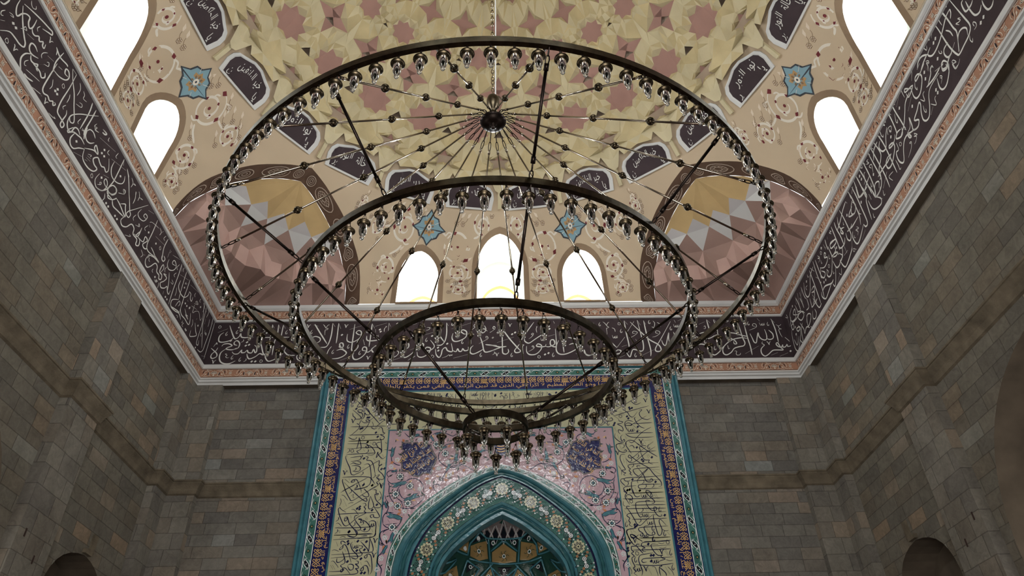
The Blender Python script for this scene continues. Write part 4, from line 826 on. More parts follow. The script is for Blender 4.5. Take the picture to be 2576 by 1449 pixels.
ED = frame('teal_edging', 2.795, 2.765, 6.683, 6.655, -.003, M_TEAL); frame('teal_edging', 2.01, 1.985, 5.895, 5.87, -.003, M_TEAL)
# spandrel field
hole = [(p[0], p[1]) for p in AC['O']]; hole = [(-x, z) for x, z in hole[::-1]]+hole[1:]
outl_ = [(-1.99, -1.68)]+hole+[(1.99, -1.68), (1.99, 5.875), (-1.99, 5.875)]
t_ = tessellate_polygon([[Vector((x, z, 0)) for x, z in outl_]])
SP = mesh('spandrel_field', [(x, 0, z+H) for x, z in outl_], [tuple(q) for q in t_], M_TPINK, mih)
AB = arcstrip([(AC['O'], -.001), (AC['V'], -.001)], [M_VGREEN], 'arch_vine_border')
rows = [(AC['V'], -.001), (mix('V', 'R', .06), -.03), (mix('V', 'R', .25), -.045), (mix('V', 'R', .34), -.02), (mix('V', 'R', .40), .01), (mix('V', 'R', .72), .01), (mix('V', 'R', .76), -.02), (mix('V', 'R', .90), -.02), (mix('V', 'R', .92), .015), (AC['R'], .02)]
AM = arcstrip(rows, [M_TEAL, M_NAVYD], 'arch_moulding', fm=[0]*7+[1, 1])
RB = arcstrip([(AC['R'], .02), (AC['S'], .05)], [M_VGREEN], 'rosette_band')
rows = [(AC['S'], .05), (mix('S', 'N', .08), .02), (mix('S', 'N', .3), .0), (mix('S', 'N', .36), .04), (mix('S', 'N', .72), .05), (mix('S', 'N', .76), .02), (mix('S', 'N', .98), .02), (AC['N'], .08), (AC['N'], .24)]
IM = arcstrip(rows, [M_TEAL, M_NAVYD], 'inner_arch_moulding', fm=[1]+[0]*7)
# twisted rope rolls
def rope(a, b_, t, y, r, name, parent):
    C_ = mix(a, b_, t); full = [(-x, z) for x, z in C_[::-1]]+C_[1:]
    L = resamp(full, 420); mb = MB(); N = 10
    for i, (x, z) in enumerate(L):
        p = L[max(i-1, 0)]; q = L[min(i+1, len(L)-1)]; dx, dz = q[0]-p[0], q[1]-p[1]; d = math.hypot(dx, dz); nx, nz = -dz/d, dx/d
        for k_ in range(N):
            w = 2*PI*k_/N; rr = r*(1+.16*math.sin(3*w+i*.9))
            mb.v.append((x+nx*rr*math.cos(w), y-rr*math.sin(w), z+nz*rr*math.cos(w)+H))
    for i in range(len(L)-1):
        for k_ in range(N): mb.f.append((i*N+k_, i*N+(k_+1) % N, (i+1)*N+(k_+1) % N, (i+1)*N+k_)); mb.m.append(0)
    return mb.build(name, M_TEALD, parent, True)
rope('V', 'R', .56, .0, .030, 'rope_roll', AM); rope('S', 'N', .54, .035, .028, 'rope_roll', IM)

# --- drawing on the tile bands
def along(path):
    """(s, t) -> point, t across to the left of travel"""
    L = [0]
    for a, b_ in zip(path, path[1:]): L.append(L[-1]+math.dist(a, b_))
    def g(s, t):
        j = 0
        while j < len(L)-2 and L[j+1] < s: j += 1
        a, b_ = path[j], path[j+1]; q = (s-L[j])/max(L[j+1]-L[j], 1e-9)
        dx, dz = b_[0]-a[0], b_[1]-a[1]; d = math.hypot(dx, dz) or 1
        return (a[0]+dx*q-dz/d*t, a[1]+dz*q+dx/d*t)
    return g, L[-1]
def vine(P, path, w):
    """white vine with lens leaves and dark buds; band width w"""
    g, T = along(path); st = w*1.45; n = max(1, int(round(T/st))); st = T/n; r = w/2
    for i in range(n):
        s0 = st*(i+.5)
        m_ = lambda pts, fl=1: [g(s0+a*r, b_*r*fl) for a, b_ in pts]
        if i % 2 == 0:
            for fl in (1,):
                P.poly(m_([(-1.2, -.55), (-.5, -.1), (-.1, .42), (.5, .55), (1.2, .5), (.5, .05), (.1, -.42), (-.5, -.55)]), 1, .001)
                P.line(m_([(-1.3, -.6), (-.6, .1), (.1, .6), (.9, .62), (1.25, .2)]), .010, 0, .002, taper=.5, n=2)
                P.line(m_([(1.3, .6), (.6, -.1), (-.1, -.6), (-.9, -.62), (-1.25, -.2)]), .010, 0, .002, taper=.5, n=2)
                P.line(m_([(-1.0, .5), (-.3, .85), (.5, .8), (1.4, -.1)]), .008, 0, .002, n=2); P.line(m_([(1.0, -.5), (.3, -.85), (-.5, -.8), (-1.4, .1)]), .008, 0, .002, n=2)
                P.disc(g(s0, 0), .13*r, 0, .003, 8)
        else:
            P.poly(m_([(-.45, 0), (-.2, .42), (.25, .42), (.6, 0), (.25, -.42), (-.2, -.42)]), 2, .001)
            P.poly(m_([(-.1, 0), (.08, .14), (.3, 0), (.08, -.14)]), 3, .002)
            P.line(m_([(-1.5, .1), (-.8, .72), (.2, .75), (1.2, .5)]), .007, 0, .002, n=2)
    for t in (.94, -.94):
        pp = [g(T*i/60, t*r) for i in range(61)]
        P.line(pp, .012, 0, .0015, taper=0, n=1)
VM = [M_TWHITE, M_TBLACK, M_TDEEP, M_TGOLD]
P = Paint()
c3 = 3.1175
vine(P, [(-c3, -1.66), (-c3, 7.03)], .135); vine(P, [(-c3, 7.033), (c3, 7.033)], .135); vine(P, [(c3, 7.03), (c3, -1.66)], .135)
P.lay('vine_scroll', VM, mfn(), VB)
P = Paint(); C_ = mix('O', 'V', .5); full = [(-x, z) for x, z in C_[::-1]]+C_[1:]
vine(P, full, .088); P.lay('vine_scroll', VM, mfn(), AB)
# kufic band: knot lattice outside, letters inside
def knots(P, path, w, mi=0):
    g, T = along(path); st = w*1.32; n = int(round(T/st)); st = T/n; r = w/2
    for i in range(n):
        s0 = st*(i+.5)
        if i % 5 == 2:
            for a in (-.5, 0, .5):
                P.line([g(s0+(a-.9)*r, -.9*r-.35*r), g(s0+(a+.9)*r, .9*r-.35*r)], .010, mi, .001, taper=0); P.line([g(s0+(a+.9)*r, -.9*r-.35*r), g(s0+(a-.9)*r, .9*r-.35*r)], .010, mi, .001, taper=0)
        else:
            for a in (-.34, .34):
                P.line([g(s0+(a-.62)*r, -.8*r), g(s0+(a+.62)*r, .8*r)], .010, mi, .001, taper=0)
                P.line([g(s0+(a+.62)*r, -.8*r), g(s0+(a-.62)*r, .8*r)], .010, mi, .001, taper=0)
        for s in (1, -1):
            P.line([g(s0-.95*r, s*.80*r), g(s0-.55*r, s*1.0*r), g(s0-.2*r, s*.8*r)], .009, mi, .001, taper=0, n=2); P.line([g(s0+.95*r, s*.80*r), g(s0+.55*r, s*1.0*r), g(s0+.2*r, s*.8*r)], .009, mi, .001, taper=0, n=2)
        P.loop([g(s0+st/2+.40*r*math.cos(q*PI/4), .30*r*math.sin(q*PI/4)) for q in range(8)], .009, mi, .001)
        P.line([g(s0+.62*r, .1*r), g(s0+st-.62*r, .5*r)], .008, mi, .001, taper=0); P.line([g(s0+.62*r, -.1*r), g(s0+st-.62*r, -.5*r)], .008, mi, .001, taper=0)
P = Paint()
knots(P, [(-2.965, -1.66), (-2.965, 6.87)], .115); knots(P, [(-2.96, 6.885), (2.96, 6.885)], .115); knots(P, [(2.965, 6.87), (2.965, -1.66)], .115)
KT = 'ولا يؤوده حفظهما وهو العلي العظيم لا اكراه في الدين قد تبين الرشد من الغي فمن يكفر بالطاغوت ويؤمن'
KL = ['بالله فقد استمسك بالعروة الوثقى لا انفصام لها', 'والله سميع عليم الله ولي الذين امنوا يخرجهم', 'من الظلمات الى النور والذين كفروا', 'اولياؤهم الطاغوت يخرجونهم من النور']
KR = ['الله لا اله الا هو الحي القيوم لا تاخذه', 'سنة ولا نوم له ما في السماوات وما في الارض', 'من ذا الذي يشفع عنده الا باذنه يعلم ما بين', 'ايديهم وما خلفهم ولا يحيطون بشيء من علمه']
text(P, KT, lambda a, u: (-2.74+a, 6.70+u), 5.48, .115, 0, .0015)
ln = 8.2/4
for i, s in enumerate(KL):
    z1 = 6.62-ln*i; text(P, s, lambda a, u, z1=z1: (-2.81-u, z1-ln+.04+a), ln-.08, .10, 0, .0015)
for i, s in enumerate(KR):
    z0 = 6.62-ln*(3-i); text(P, s, lambda a, u, z0=z0: (2.81+u, z0-.04-a), ln-.08, .10, 0, .0015)
P.lay('kufic_lettering', [M_TGOLD], mfn(), KB)
# large dark blue calligraphy on cream
MIHT = '1.4:-267,649 -251,634 -236,618 -220,600;1.4:-265,658 -252,645;1.4:-255,653 -265,637 -258,636;1.4:-262,637 -248,633 -242,626 -241,620 -247,620 -250,624 -250,616 -254,611 -257,616;1.4:-272,630 -255,614 -264,611 -267,615 -270,617 -272,624;1.4:-262,624 -257,624 -255,629 -262,630 -262,626 -255,623 -253,616 -259,610;1.4:-255,609 -250,604 -243,604 -239,606 -242,610 -246,609 -244,606 -236,611 -225,622;1.4:-239,606 -244,594 -254,583;1.4:-262,603 -258,601 -255,609;1.4:-258,601 -257,593 -271,578;1.4:-272,596 -244,596 -208,597;1.4:-211,632 -209,609 -207,602 -197,600 -185,601;1.4:-224,594 -229,591 -234,593 -234,595;1.4:-229,593 -224,598 -215,607 -212,608 -214,610 -219,610 -221,607;1.4:-273,580 -243,580 -219,580;1.4:-222,590 -220,594 -216,593 -213,584 -210,583 -213,580 -218,580 -211,576 -211,572 -215,570 -218,573 -215,575;1.4:-273,568 -242,569 -217,570;1.4:-255,575 -255,563;1.4:-253,574 -251,563;0.8:-207,594 -202,583;0.8:-235,606 -232,598 -237,594;0.8:-254,629 -250,626;1.4:-126,663 -125,646 -126,634;1.4:-185,648 -183,630 -182,606;1.4:-162,660 -161,637 -160,606;1.4:-167,661 -167,649;1.4:-157,662 -155,651;1.4:-143,640 -138,628 -147,624 -154,630;1.4:-192,625 -183,625 -176,622;1.4:-145,593 -138,596 -132,602 -140,605;1.4:-168,593 -161,597 -155,600;1.4:-169,627 -167,614 -168,606;0.8:-121,660 -115,663;1.4:-274,576 -267,572 -261,572 -259,576;1.4:-273,568 -243,569 -215,570 -211,572;1.4:-254,575 -255,564 -257,553;1.4:-254,573 -249,554 -256,549 -252,545;1.4:-274,563 -259,563 -243,563 -238,560 -236,555 -240,555 -241,558 -235,559 -228,553 -224,545 -229,541 -237,542;1.4:-273,554 -246,555 -219,555 -213,547 -217,542 -221,536 -219,547 -218,542 -210,534 -204,539;1.4:-216,571 -214,560 -212,546;1.4:-213,550 -219,555 -223,562 -220,565 -216,565;1.4:-274,543 -248,544 -223,545;1.4:-271,540 -274,540 -273,534 -265,519 -256,505 -219,529 -215,528 -215,522 -211,522 -210,524 -214,521 -215,513 -208,506 -204,499 -207,496 -214,498 -214,502;1.4:-266,537 -257,538 -248,539 -248,534 -253,531 -264,530;1.4:-265,524 -260,527 -254,525 -248,524 -247,528 -253,530;1.4:-262,522 -254,522 -247,519 -247,513 -252,511 -259,512;1.4:-246,542 -245,539 -247,537;1.4:-240,539 -235,537 -237,532 -229,530 -224,521 -220,506;1.4:-241,523 -234,525 -230,520 -227,506 -226,497 -228,487 -239,481 -253,478;1.4:-275,501 -252,502 -232,501 -225,497 -219,488;1.4:-232,500 -244,493 -272,477;1.4:-274,498 -274,493 -267,477;1.4:-271,498 -262,491;1.4:-271,492 -256,477;1.4:-260,492 -258,496 -254,496 -254,493 -258,492 -259,493 -253,497 -248,493 -240,476;1.4:-219,502 -213,505 -214,502 -217,500 -214,497 -212,494 -216,491 -213,487 -216,484 -221,482 -229,476;1.4:-236,481 -232,476;1.4:-219,478 -214,477;0.8:-245,552 -242,548;0.8:-232,552 -231,548;0.8:-234,566 -232,562;0.8:-207,525 -201,528;0.8:-264,550 -259,546;0.8:-273,517 -266,509;0.8:-264,499 -262,495;0.8:-245,517 -240,519;0.8:-226,535 -221,530;0.8:-211,542 -208,537;0.8:-204,557 -202,551 -208,551;0.8:-208,565 -205,563 -203,565;1.4:-275,474 -262,482 -253,487;1.4:-272,488 -267,477 -259,464 -253,460 -232,474 -217,483 -213,487;1.4:-266,487 -251,473 -238,462 -230,458 -230,462 -235,462 -268,442;1.4:-244,487 -240,473;1.4:-253,479 -237,482 -230,484;1.4:-237,480 -229,473 -227,467 -233,466 -239,470;1.4:-222,478 -216,478 -215,472 -211,471 -213,469 -217,470 -214,460 -205,451 -207,447 -213,447 -216,449;1.4:-224,467 -226,454 -224,445 -217,450 -224,467;1.4:-236,454 -232,455 -230,451 -233,449 -230,445 -232,441 -229,438 -242,431 -259,417 -269,429 -275,444 -273,448 -270,445 -262,440;1.4:-276,437 -247,438 -212,439;1.4:-217,449 -211,441 -206,433 -208,430 -215,431 -216,435 -221,434 -219,430 -216,432;1.4:-263,427 -263,431 -259,432 -258,429 -261,425 -263,428 -258,430 -254,421 -244,410 -240,402 -245,399 -255,402;1.4:-246,428 -242,422 -235,414 -236,410 -241,410;1.4:-247,428 -246,434 -242,434;1.4:-235,418 -231,420 -232,424 -236,422 -235,428 -240,428 -228,424 -220,415 -221,409 -227,407 -235,410;1.4:-276,414 -245,414 -214,415;1.4:-277,414 -269,416;1.4:-277,402 -243,403 -215,404;1.4:-277,402 -271,405;1.4:-223,423 -217,425 -211,422 -210,408 -212,399 -238,396;0.8:-273,470 -268,468 -261,460;0.8:-274,464 -272,458 -274,450;0.8:-269,463 -262,450;0.8:-260,454 -257,456 -251,456;0.8:-257,467 -253,471 -253,465 -250,465;0.8:-254,444 -248,444 -240,434;0.8:-254,435 -252,430;0.8:-276,421 -272,422 -266,416;0.8:-229,430 -227,426;0.8:-227,431 -225,427;0.8:-209,425 -205,415;0.8:-217,412 -214,406;0.8:-271,411 -268,405;0.8:-269,411 -267,406;0.8:-210,476 -206,469 -204,461;0.8:-267,398 -263,400 -258,399;0.8:-231,400 -226,401 -222,400;1.4:-277,402 -247,403 -214,403;1.4:-210,412 -210,404 -215,398 -237,397 -277,395;1.4:-244,412 -239,405 -243,399 -249,399 -255,401;1.4:-263,387 -264,392 -260,392 -256,389;1.4:-260,386 -265,380 -263,379 -260,382 -260,386 -256,386 -250,375 -244,358;1.4:-245,391 -248,387 -244,378 -235,369 -236,364 -242,365 -245,367;1.4:-232,393 -226,394;1.4:-233,392 -221,380 -218,376 -218,401;1.4:-218,396 -213,386 -211,377 -215,374 -234,373 -277,371;1.4:-235,385 -229,384 -229,381 -233,379 -231,375 -228,372 -231,368 -243,368 -278,366;1.4:-224,368 -220,370 -220,366 -222,365 -224,367 -219,371 -214,369 -211,357 -210,345 -213,339;1.4:-260,376 -255,365 -254,358 -260,354 -256,350;1.4:-267,366 -267,360 -263,359 -257,363 -255,367;1.4:-249,354 -245,356 -240,354 -240,348 -245,347 -249,353;1.4:-237,361 -233,360 -233,356 -237,356 -232,352 -232,349 -236,349 -232,345 -234,341 -249,340 -278,339;1.4:-278,345 -267,345 -255,346 -256,349 -259,347 -258,344 -256,345 -256,350 -251,349 -243,340;1.4:-229,348 -224,351 -224,346 -228,346 -223,353 -218,352 -215,344 -215,339;0.8:-272,392 -268,384;0.8:-265,352 -263,351;0.8:-276,360 -272,361 -263,351;0.8:-276,355 -271,348;0.8:-273,355 -268,348;0.8:-223,359 -219,360 -213,351;0.8:-229,359 -227,354;0.8:-257,380 -254,375;0.8:-209,387 -206,380;0.8:-277,377 -273,379 -265,376;0.8:-243,394 -241,390;0.8:-233,400 -228,400 -223,400;0.8:-267,398 -262,400 -257,398;1.4:203,620 231,637 262,656;1.4:197,614 201,621 209,620 201,619;1.4:197,615 210,604;1.4:201,610 233,620 269,630;1.4:212,633 219,631 223,626 224,620 228,617 231,610 237,608 246,618;1.4:236,641 245,633 255,637;1.4:210,604 211,600 217,598 213,595 207,594 215,588 215,580 208,583 207,578 210,574;1.4:249,621 255,622 249,615 252,606 262,602 270,606;1.4:262,610 235,594 228,591 219,591;1.4:226,577 221,588 221,597 228,601 236,598;1.4:219,591 226,596 233,593 231,591 225,591;1.4:236,594 252,595 270,596;1.4:242,607 239,605 242,596 248,588 255,585;1.4:235,591 249,576;1.4:267,587 249,577 233,561;1.4:221,575 243,576 269,576;1.4:219,575 226,569 242,567 269,568;1.4:201,576 199,569 203,563 210,558 216,560 215,564 211,560 210,569 214,573;1.4:219,553 218,558 224,562 231,561 233,560 228,557 223,560;1.4:234,560 240,552;1.4:171,618 177,610 181,601 177,594 169,597;1.4:168,590 178,592 184,597 183,603 191,600 199,602 197,607 193,603;1.4:200,553 205,556 212,555;0.8:201,587 204,578;0.8:204,573 208,563;0.8:218,570 220,564;0.8:234,587 238,579;0.8:264,652 268,647;0.8:248,565 253,554;0.8:251,561 265,562;0.8:258,552 267,558;0.8:215,620 222,612;0.8:213,619 219,611;1.4:214,555 202,555 200,550 204,542 212,539 217,541 215,544 212,540;1.4:219,560 217,553 225,537;1.4:223,550 228,552 231,549 231,546;1.4:233,560 252,543 270,530;1.4:267,559 243,542 226,529 219,530 221,534 226,529 239,518 252,509 259,498 269,485 269,477 264,476;1.4:219,540 242,540 269,541;1.4:242,541 241,549 248,551 253,551;1.4:269,549 254,540 233,524 225,520 219,521 214,528;1.4:241,540 245,527 249,524 255,524 253,520 260,516;1.4:214,535 207,535 204,528 207,516 211,507 205,506 208,502 211,501 207,498 210,496;1.4:270,519 244,518 219,516 217,511 220,508 217,506 220,501 218,500 220,497 222,497;1.4:232,511 232,514 238,513;1.4:270,511 254,510 227,508 225,502 230,496 234,496 251,509 236,494 229,487 230,482;1.4:232,511 241,497 244,486 251,484 256,487 253,490 250,485;1.4:273,495 241,493 210,492 208,487 214,486 217,488;1.4:209,491 202,490 201,485 208,477;1.4:270,488 235,487 221,486 218,480 218,469 221,462;1.4:226,478 207,476 204,471 208,466 205,462;1.4:270,480 243,480 231,479 230,474 238,472 270,473;1.4:212,465 237,465 271,466;1.4:241,465 242,469 248,467 251,461;0.8:214,531 215,516;0.8:209,528 211,520;0.8:199,515 204,506 203,497;0.8:206,553 209,544;0.8:252,534 254,527;0.8:254,535 257,529;0.8:254,509 272,496;0.8:258,507 270,506;0.8:199,483 203,476;0.8:223,475 226,467;1.4:206,472 204,468 209,465 206,463 205,457 211,445;1.4:219,472 221,461 225,458 231,460;1.4:215,465 244,465 271,466;1.4:244,469 241,467 245,460 253,451 252,447 248,447;1.4:200,455 231,455 271,456;1.4:208,457 207,461 213,462 217,457 215,453 208,455;1.4:270,450 242,450 224,449 221,444 221,435 225,424 230,425 230,428 224,427;1.4:213,444 241,444 271,444;1.4:238,449 240,452 246,451;1.4:239,451 240,443 246,435 254,435 255,439 251,440 251,433 256,425 262,425 261,428;1.4:201,438 240,438 271,438;1.4:206,438 205,442 211,442;1.4:206,439 211,430 216,419 219,412 225,410 237,420 250,429;1.4:270,432 239,431 213,430 206,429 204,426 208,422 206,418 208,414 206,411 211,407;1.4:212,420 237,420 270,421;1.4:253,427 248,426 248,415 250,400 252,393 256,394 259,402 256,415 259,419 267,409;1.4:270,408 247,407 223,406 221,401 226,397 227,393 223,392 222,395 228,396;1.4:240,410 231,408 230,403 234,395 240,393 246,395 245,399 242,397 242,393;1.4:217,405 206,404 201,401 201,396 204,386 208,382;1.4:219,394 212,389 207,390 206,395 210,394 215,390 224,383;1.4:219,389 244,389 271,390;1.4:227,383 248,383 270,384;0.8:234,441 239,433;0.8:237,442 242,434;0.8:254,462 260,453;0.8:257,463 262,453;0.8:207,402 209,396;0.8:211,401 216,398;0.8:200,436 203,429;0.8:200,423 204,414;0.8:234,405 239,397;0.8:267,398 270,393;0.8:201,451 200,445 203,442;0.8:259,403 264,400 270,401;1.4:213,404 202,403 200,398 203,390 207,381 213,376;1.4:219,389 245,389 271,390;1.4:220,395 212,390 206,392 208,395 213,393 217,388 224,384;1.4:271,385 244,383 226,382 222,379 222,376 227,373 223,372 223,368 228,367;1.4:269,377 243,376 210,376 205,375 205,370 208,367 204,365 208,360 204,358 204,352 207,344 204,342 207,336 204,334 209,330;1.4:207,370 242,370 269,371;1.4:213,376 214,379 219,379;1.4:213,377 218,370 223,364;1.4:239,365 225,363 217,361 214,354 216,345 218,337 216,330;1.4:249,378 240,379 237,376 240,368 246,361 254,361 251,360 252,357 257,355 251,353 246,351 246,348;1.4:270,358 240,357 223,356 219,353 221,350 227,351;1.4:208,347 239,345 269,348;1.4:248,346 250,344 246,343 245,336 246,329;1.4:246,342 254,334 255,329;0.8:258,368 262,360;0.8:260,369 264,360;0.8:244,373 249,365;0.8:234,343 239,342 242,329;0.8:227,343 232,331;0.8:255,343 261,331;0.8:199,352 201,346;0.8:198,344 201,337 200,332;0.8:259,343 265,336 267,329;0.8:249,381 255,379 260,381;0.8:250,373 256,372 262,374;0.8:258,354 264,352 269,353;0.8:214,387 216,381;D:-266,632 -244,614 -241,614 -254,592 -251,593 -226,584 -222,576 -239,566 -165,604 -239,566 -242,535 -210,515 -205,516 -223,486 -244,446 -240,449 -240,445 -219,443 -212,452 -228,411 -253,408 -223,486 -238,487 -253,392 -252,388 -237,392 -223,391 -237,377 -225,378 -250,360 -229,364 -226,342 -221,342 -253,407 246,642 232,627 237,626 233,624 226,609 228,605 243,588 241,579 202,596 200,592 174,603 236,548 242,525 244,522 260,529 221,489 260,484 210,470 214,471 231,469 210,470 214,471 231,469 267,426 215,411 218,409 215,407 199,381 203,381 199,373 199,369 199,360 233,379 235,361 239,361 234,352;V:-269,607 -259,660 -272,509 -208,486 -207,484 -209,392 -209,369 264,641 267,618 245,559 201,538 212,385 224,340 253,366;O:-248,574 -227,562 -264,549 214,609 214,450 265,381 213,364;N:-271,549 -256,515 -243,507 -239,487 -250,483 -238,548 -222,502 -275,428 -259,475 -247,419 -209,462 -274,408 -251,484 212,550 235,531 222,524 241,476 254,477 224,514 238,484 211,481 230,435 224,417;W:-217,419 -240,384 230,582 237,460 235,427 241,414 230,393 240,352 211,340;L:197,627 192,614 190,595 257,548 246,556 250,461 201,411 244,404 242,386 262,395 260,435 243,386 209,354 267,364 267,341'
MTOP = '1.2:-40,663 -40,644;1.2:-31,663 -31,627;1.2:-31,663 -28,657;1.2:-19,662 -19,627;1.2:-19,662 -16,657;1.2:14,661 14,645 14,626;1.2:40,660 40,632;1.2:59,660 58,632;1.2:64,659 64,633;1.2:70,660 70,636;1.2:50,656 51,648;1.2:59,660 61,655;1.2:-3,651 -4,654 0,655 3,651 2,645 -6,645;1.2:-6,645 -13,635 -22,628;1.2:-35,638 -28,632 -19,633 -6,637;1.2:1,633 10,637 -7,627;1.2:18,637 24,634 23,630 16,627;1.2:80,636 87,640 89,637 94,640 97,634;1.2:34,637 31,628 35,625;1.2:42,635 43,627 48,630;1.2:72,640 82,640;1.2:71,631 70,612;1.2:79,616 86,622 93,621;1.2:17,616 27,618;1.2:-45,642 -46,628;1.2:-47,652 -44,648 -47,645;0.7:-28,659 -20,662;0.7:-28,656 -20,660;0.7:-14,658 -6,662;0.7:20,648 32,654 28,656 31,658;0.7:16,654 22,659 19,662 23,650;0.7:72,653 76,659 74,661 75,649;0.7:78,655 85,660;0.7:4,661 7,657 9,661;0.7:-28,651 -21,654;D:-13,655 -2,660 -24,645 87,657;O:7,652 -35,658;W:47,659 28,630;L:-35,650 53,659'
P = Paint(); parse(MIHT, P, mi=0, lift=.001)
Q = Paint(); parse(MTOP, Q, mi=0, lift=.001)
for sh in (-1.9, -1.0, 0, 1.02):
    P.v and None
    vs = [(a+sh, b_, c) for a, b_, c in Q.v]
    b0 = len(P.v); P.v += vs; P.f += [tuple(b0+i for i in f) for f in Q.f]; P.m += Q.m
low_ = 'انا فتحنا لك فتحا مبينا'
for sgn in (1, -1):
    for i, s in enumerate(['رب العالمين الرحمن الرحيم', 'مالك يوم الدين اياك نعبد', 'واياك نستعين اهدنا الصراط']):
        z1 = 3.25-1.62*i
        for r_ in (0, 1):
            f_ = (lambda a, u, z1=z1, r_=r_: (-2.05-.34*r_-u, z1-1.58+a)) if sgn < 0 else (lambda a, u, z1=z1, r_=r_: (2.05+.34*r_+u, z1-a))
            text(P, s, f_, 1.55, .36, 0, .001)
P.v = [(max(-2.77, min(2.77, a)), min(b_, 6.65), c) for a, b_, c in P.v]
P.lay('calligraphy_lettering', [M_NAVYD], mfn(-MX), CB)
# spandrel flora
FL = '1.2:-195,499 -193,492 -184,487 -173,488 -163,493 -154,497 -143,495 -134,485 -132,472;1.2:-193,499 -197,506 -194,511 -187,512 -181,509 -182,505;1.2:-192,538 -190,529 -182,523 -175,521;1.2:-59,543 -65,556 -81,561 -100,557 -109,543 -108,529 -96,518 -82,516 -69,521 -61,533 -59,543;1.2:-172,583 -165,576 -156,574 -146,576 -137,573 -132,566;1.2:-127,574 -115,582 -98,580 -86,575 -80,580;1.2:-80,518 -69,521 -55,514 -47,508;1.2:-100,490 -101,497 -95,509 -86,518 -76,521;1.2:-111,472 -117,483 -111,486 -104,483;1.2:-56,545 -45,546 -33,545 -22,547;1.2:-191,473 -191,484 -193,490;1.2:-177,473 -175,481 -166,490;1.2:-191,479 -189,467 -181,455 -168,446 -155,445 -143,450 -133,460 -130,469;1.2:-174,479 -172,470 -167,463 -160,461;1.2:-196,419 -197,430 -192,438 -180,438;1.2:-196,419 -190,414 -184,413;1.2:-178,413 -171,416 -166,425 -166,433;1.2:-170,444 -168,436;1.2:-198,443 -199,451 -194,454 -190,451 -190,443 -193,438;1.2:-184,412 -192,408 -195,405;0.8:-174,462 -168,455 -164,444 -162,432;0.8:-188,467 -179,465 -173,460 -163,454;0.8:-152,455 -145,459;0.8:-152,454 -147,451;0.8:-192,418 -183,419 -173,420;0.8:-189,427 -185,421;0.8:-163,444 -155,441;0.8:-197,468 -194,460 -189,454;0.8:-184,450 -182,441;1.3:-187,411 -198,406 -199,398 -194,388 -189,383 -189,376 -191,372;1.3:-178,405 -181,396 -187,390;1.3:-191,372 -198,369 -200,362 -199,357 -193,349 -192,344 -193,337;0.9:-200,392 -198,386 -193,384 -193,376;0.9:-203,378 -201,373;F:-191,397 -194,364 -199,347'
MED = [(-1.746, 5.632), (-1.594, 5.63), (-1.569, 5.575), (-1.544, 5.629), (-1.494, 5.636), (-1.447, 5.58), (-1.421, 5.627), (-1.319, 5.61), (-1.245, 5.585), (-1.227, 5.507), (-1.134, 5.336), (-1.158, 5.23), (-1.198, 5.17), (-1.207, 5.051), (-1.348, 5.068), (-1.415, 5.003), (-1.514, 5.024), (-1.617, 5.102), (-1.723, 5.104), (-1.717, 5.224), (-1.751, 5.3), (-1.708, 5.391), (-1.753, 5.423), (-1.7, 5.483), (-1.745, 5.515)]
FISH = [(-1.898, 5.456, 80, .2), (-1.545, 5.763, 200, .2), (-1.222, 5.711, 120, .13), (-.792, 5.361, 260, .2), (-.915, 5.166, 60, .17), (-1.742, 4.883, 190, .26), (-1.843, 5.106, 10, .11), (-1.525, 4.623, 20, .26), (-1.776, 4.32, 160, .27), (-1.941, 4.517, 110, .13), (-1.80, 3.98, 250, .2), (-1.9, 3.78, 240, .16), (-1.02, 5.53, 200, .14), (-.35, 5.45, 30, .16), (-1.12, 5.8, 10, .12), (-.55, 5.75, 170, .14)]
WF = [(-1.906, 5.19), (-1.809, 5.316), (-1.438, 5.682), (-1.084, 5.146), (-.932, 5.257), (-1.388, 4.783), (-.896, 5.024), (-.577, 5.296), (-.32, 5.531), (-1.855, 4.52), (-1.74, 4.06), (-.7, 5.62), (-.15, 5.36), (-1.25, 4.9), (-1.62, 4.40)]
DF = [(-1.558, 4.837), (-1.737, 5.008), (-.98, 5.418), (-1.574, 4.534), (-1.145, 5.599), (-1.792, 4.698), (-1.744, 4.49), (-1.807, 4.139), (-.42, 5.66)]
P = Paint()
mats_ = [M_NAVYD, M_TEAL, M_TWHITE, M_TBLACK, M_TRUST, M_TDEEP, M_TGOLD, M_NAVY, M_TLGREY]
rs = random.Random(11)
P0 = Paint()
for ln_ in FL.split(';'):
    k_, r_ = ln_.split(':'); pts_ = [tuple(float(q)*.01 for q in p.split(',')) for p in r_.split()]
    if k_ == 'F': WF += pts_; continue
    P0.line(pts_, float(k_)*.012, 0, .001)
def insp(x, z):
    if not (-1.96 < x < -.02 and 3.3 < z < 5.84): return False
    for (xa, za), (xb, zb) in zip(AC['O'], AC['O'][1:]):
        if za >= z >= zb: return -x > xa+(xb-xa)*(za-z)/max(za-zb, 1e-9)+.03
    return z > 5.2+.03
for x, z, a, L in FISH:
    c, s = math.cos(math.radians(a)), math.sin(math.radians(a))
    T_ = lambda pts: [(x+(p*c-q*s)*L, z+(p*s+q*c)*L) for p, q in pts]
    B_ = T_([(-.5, .02), (-.3, .14), (0, .12), (.25, .22), (.5, .16), (.3, .04), (.6, -.12), (.2, -.08), (-.1, -.12), (-.35, -.1)])
    P0.poly(B_, 1, .0015); P0.loop(B_, .009, 0, .002)
for x, z in WF:
    for q in range(5):
        w = 2*PI*q/5+x*9; P0.disc((x+.028*math.cos(w), z+.028*math.sin(w)), .017, 2, .0025, 8); P0.disc((x+.028*math.cos(w), z+.028*math.sin(w)), .007, 3, .003, 6)
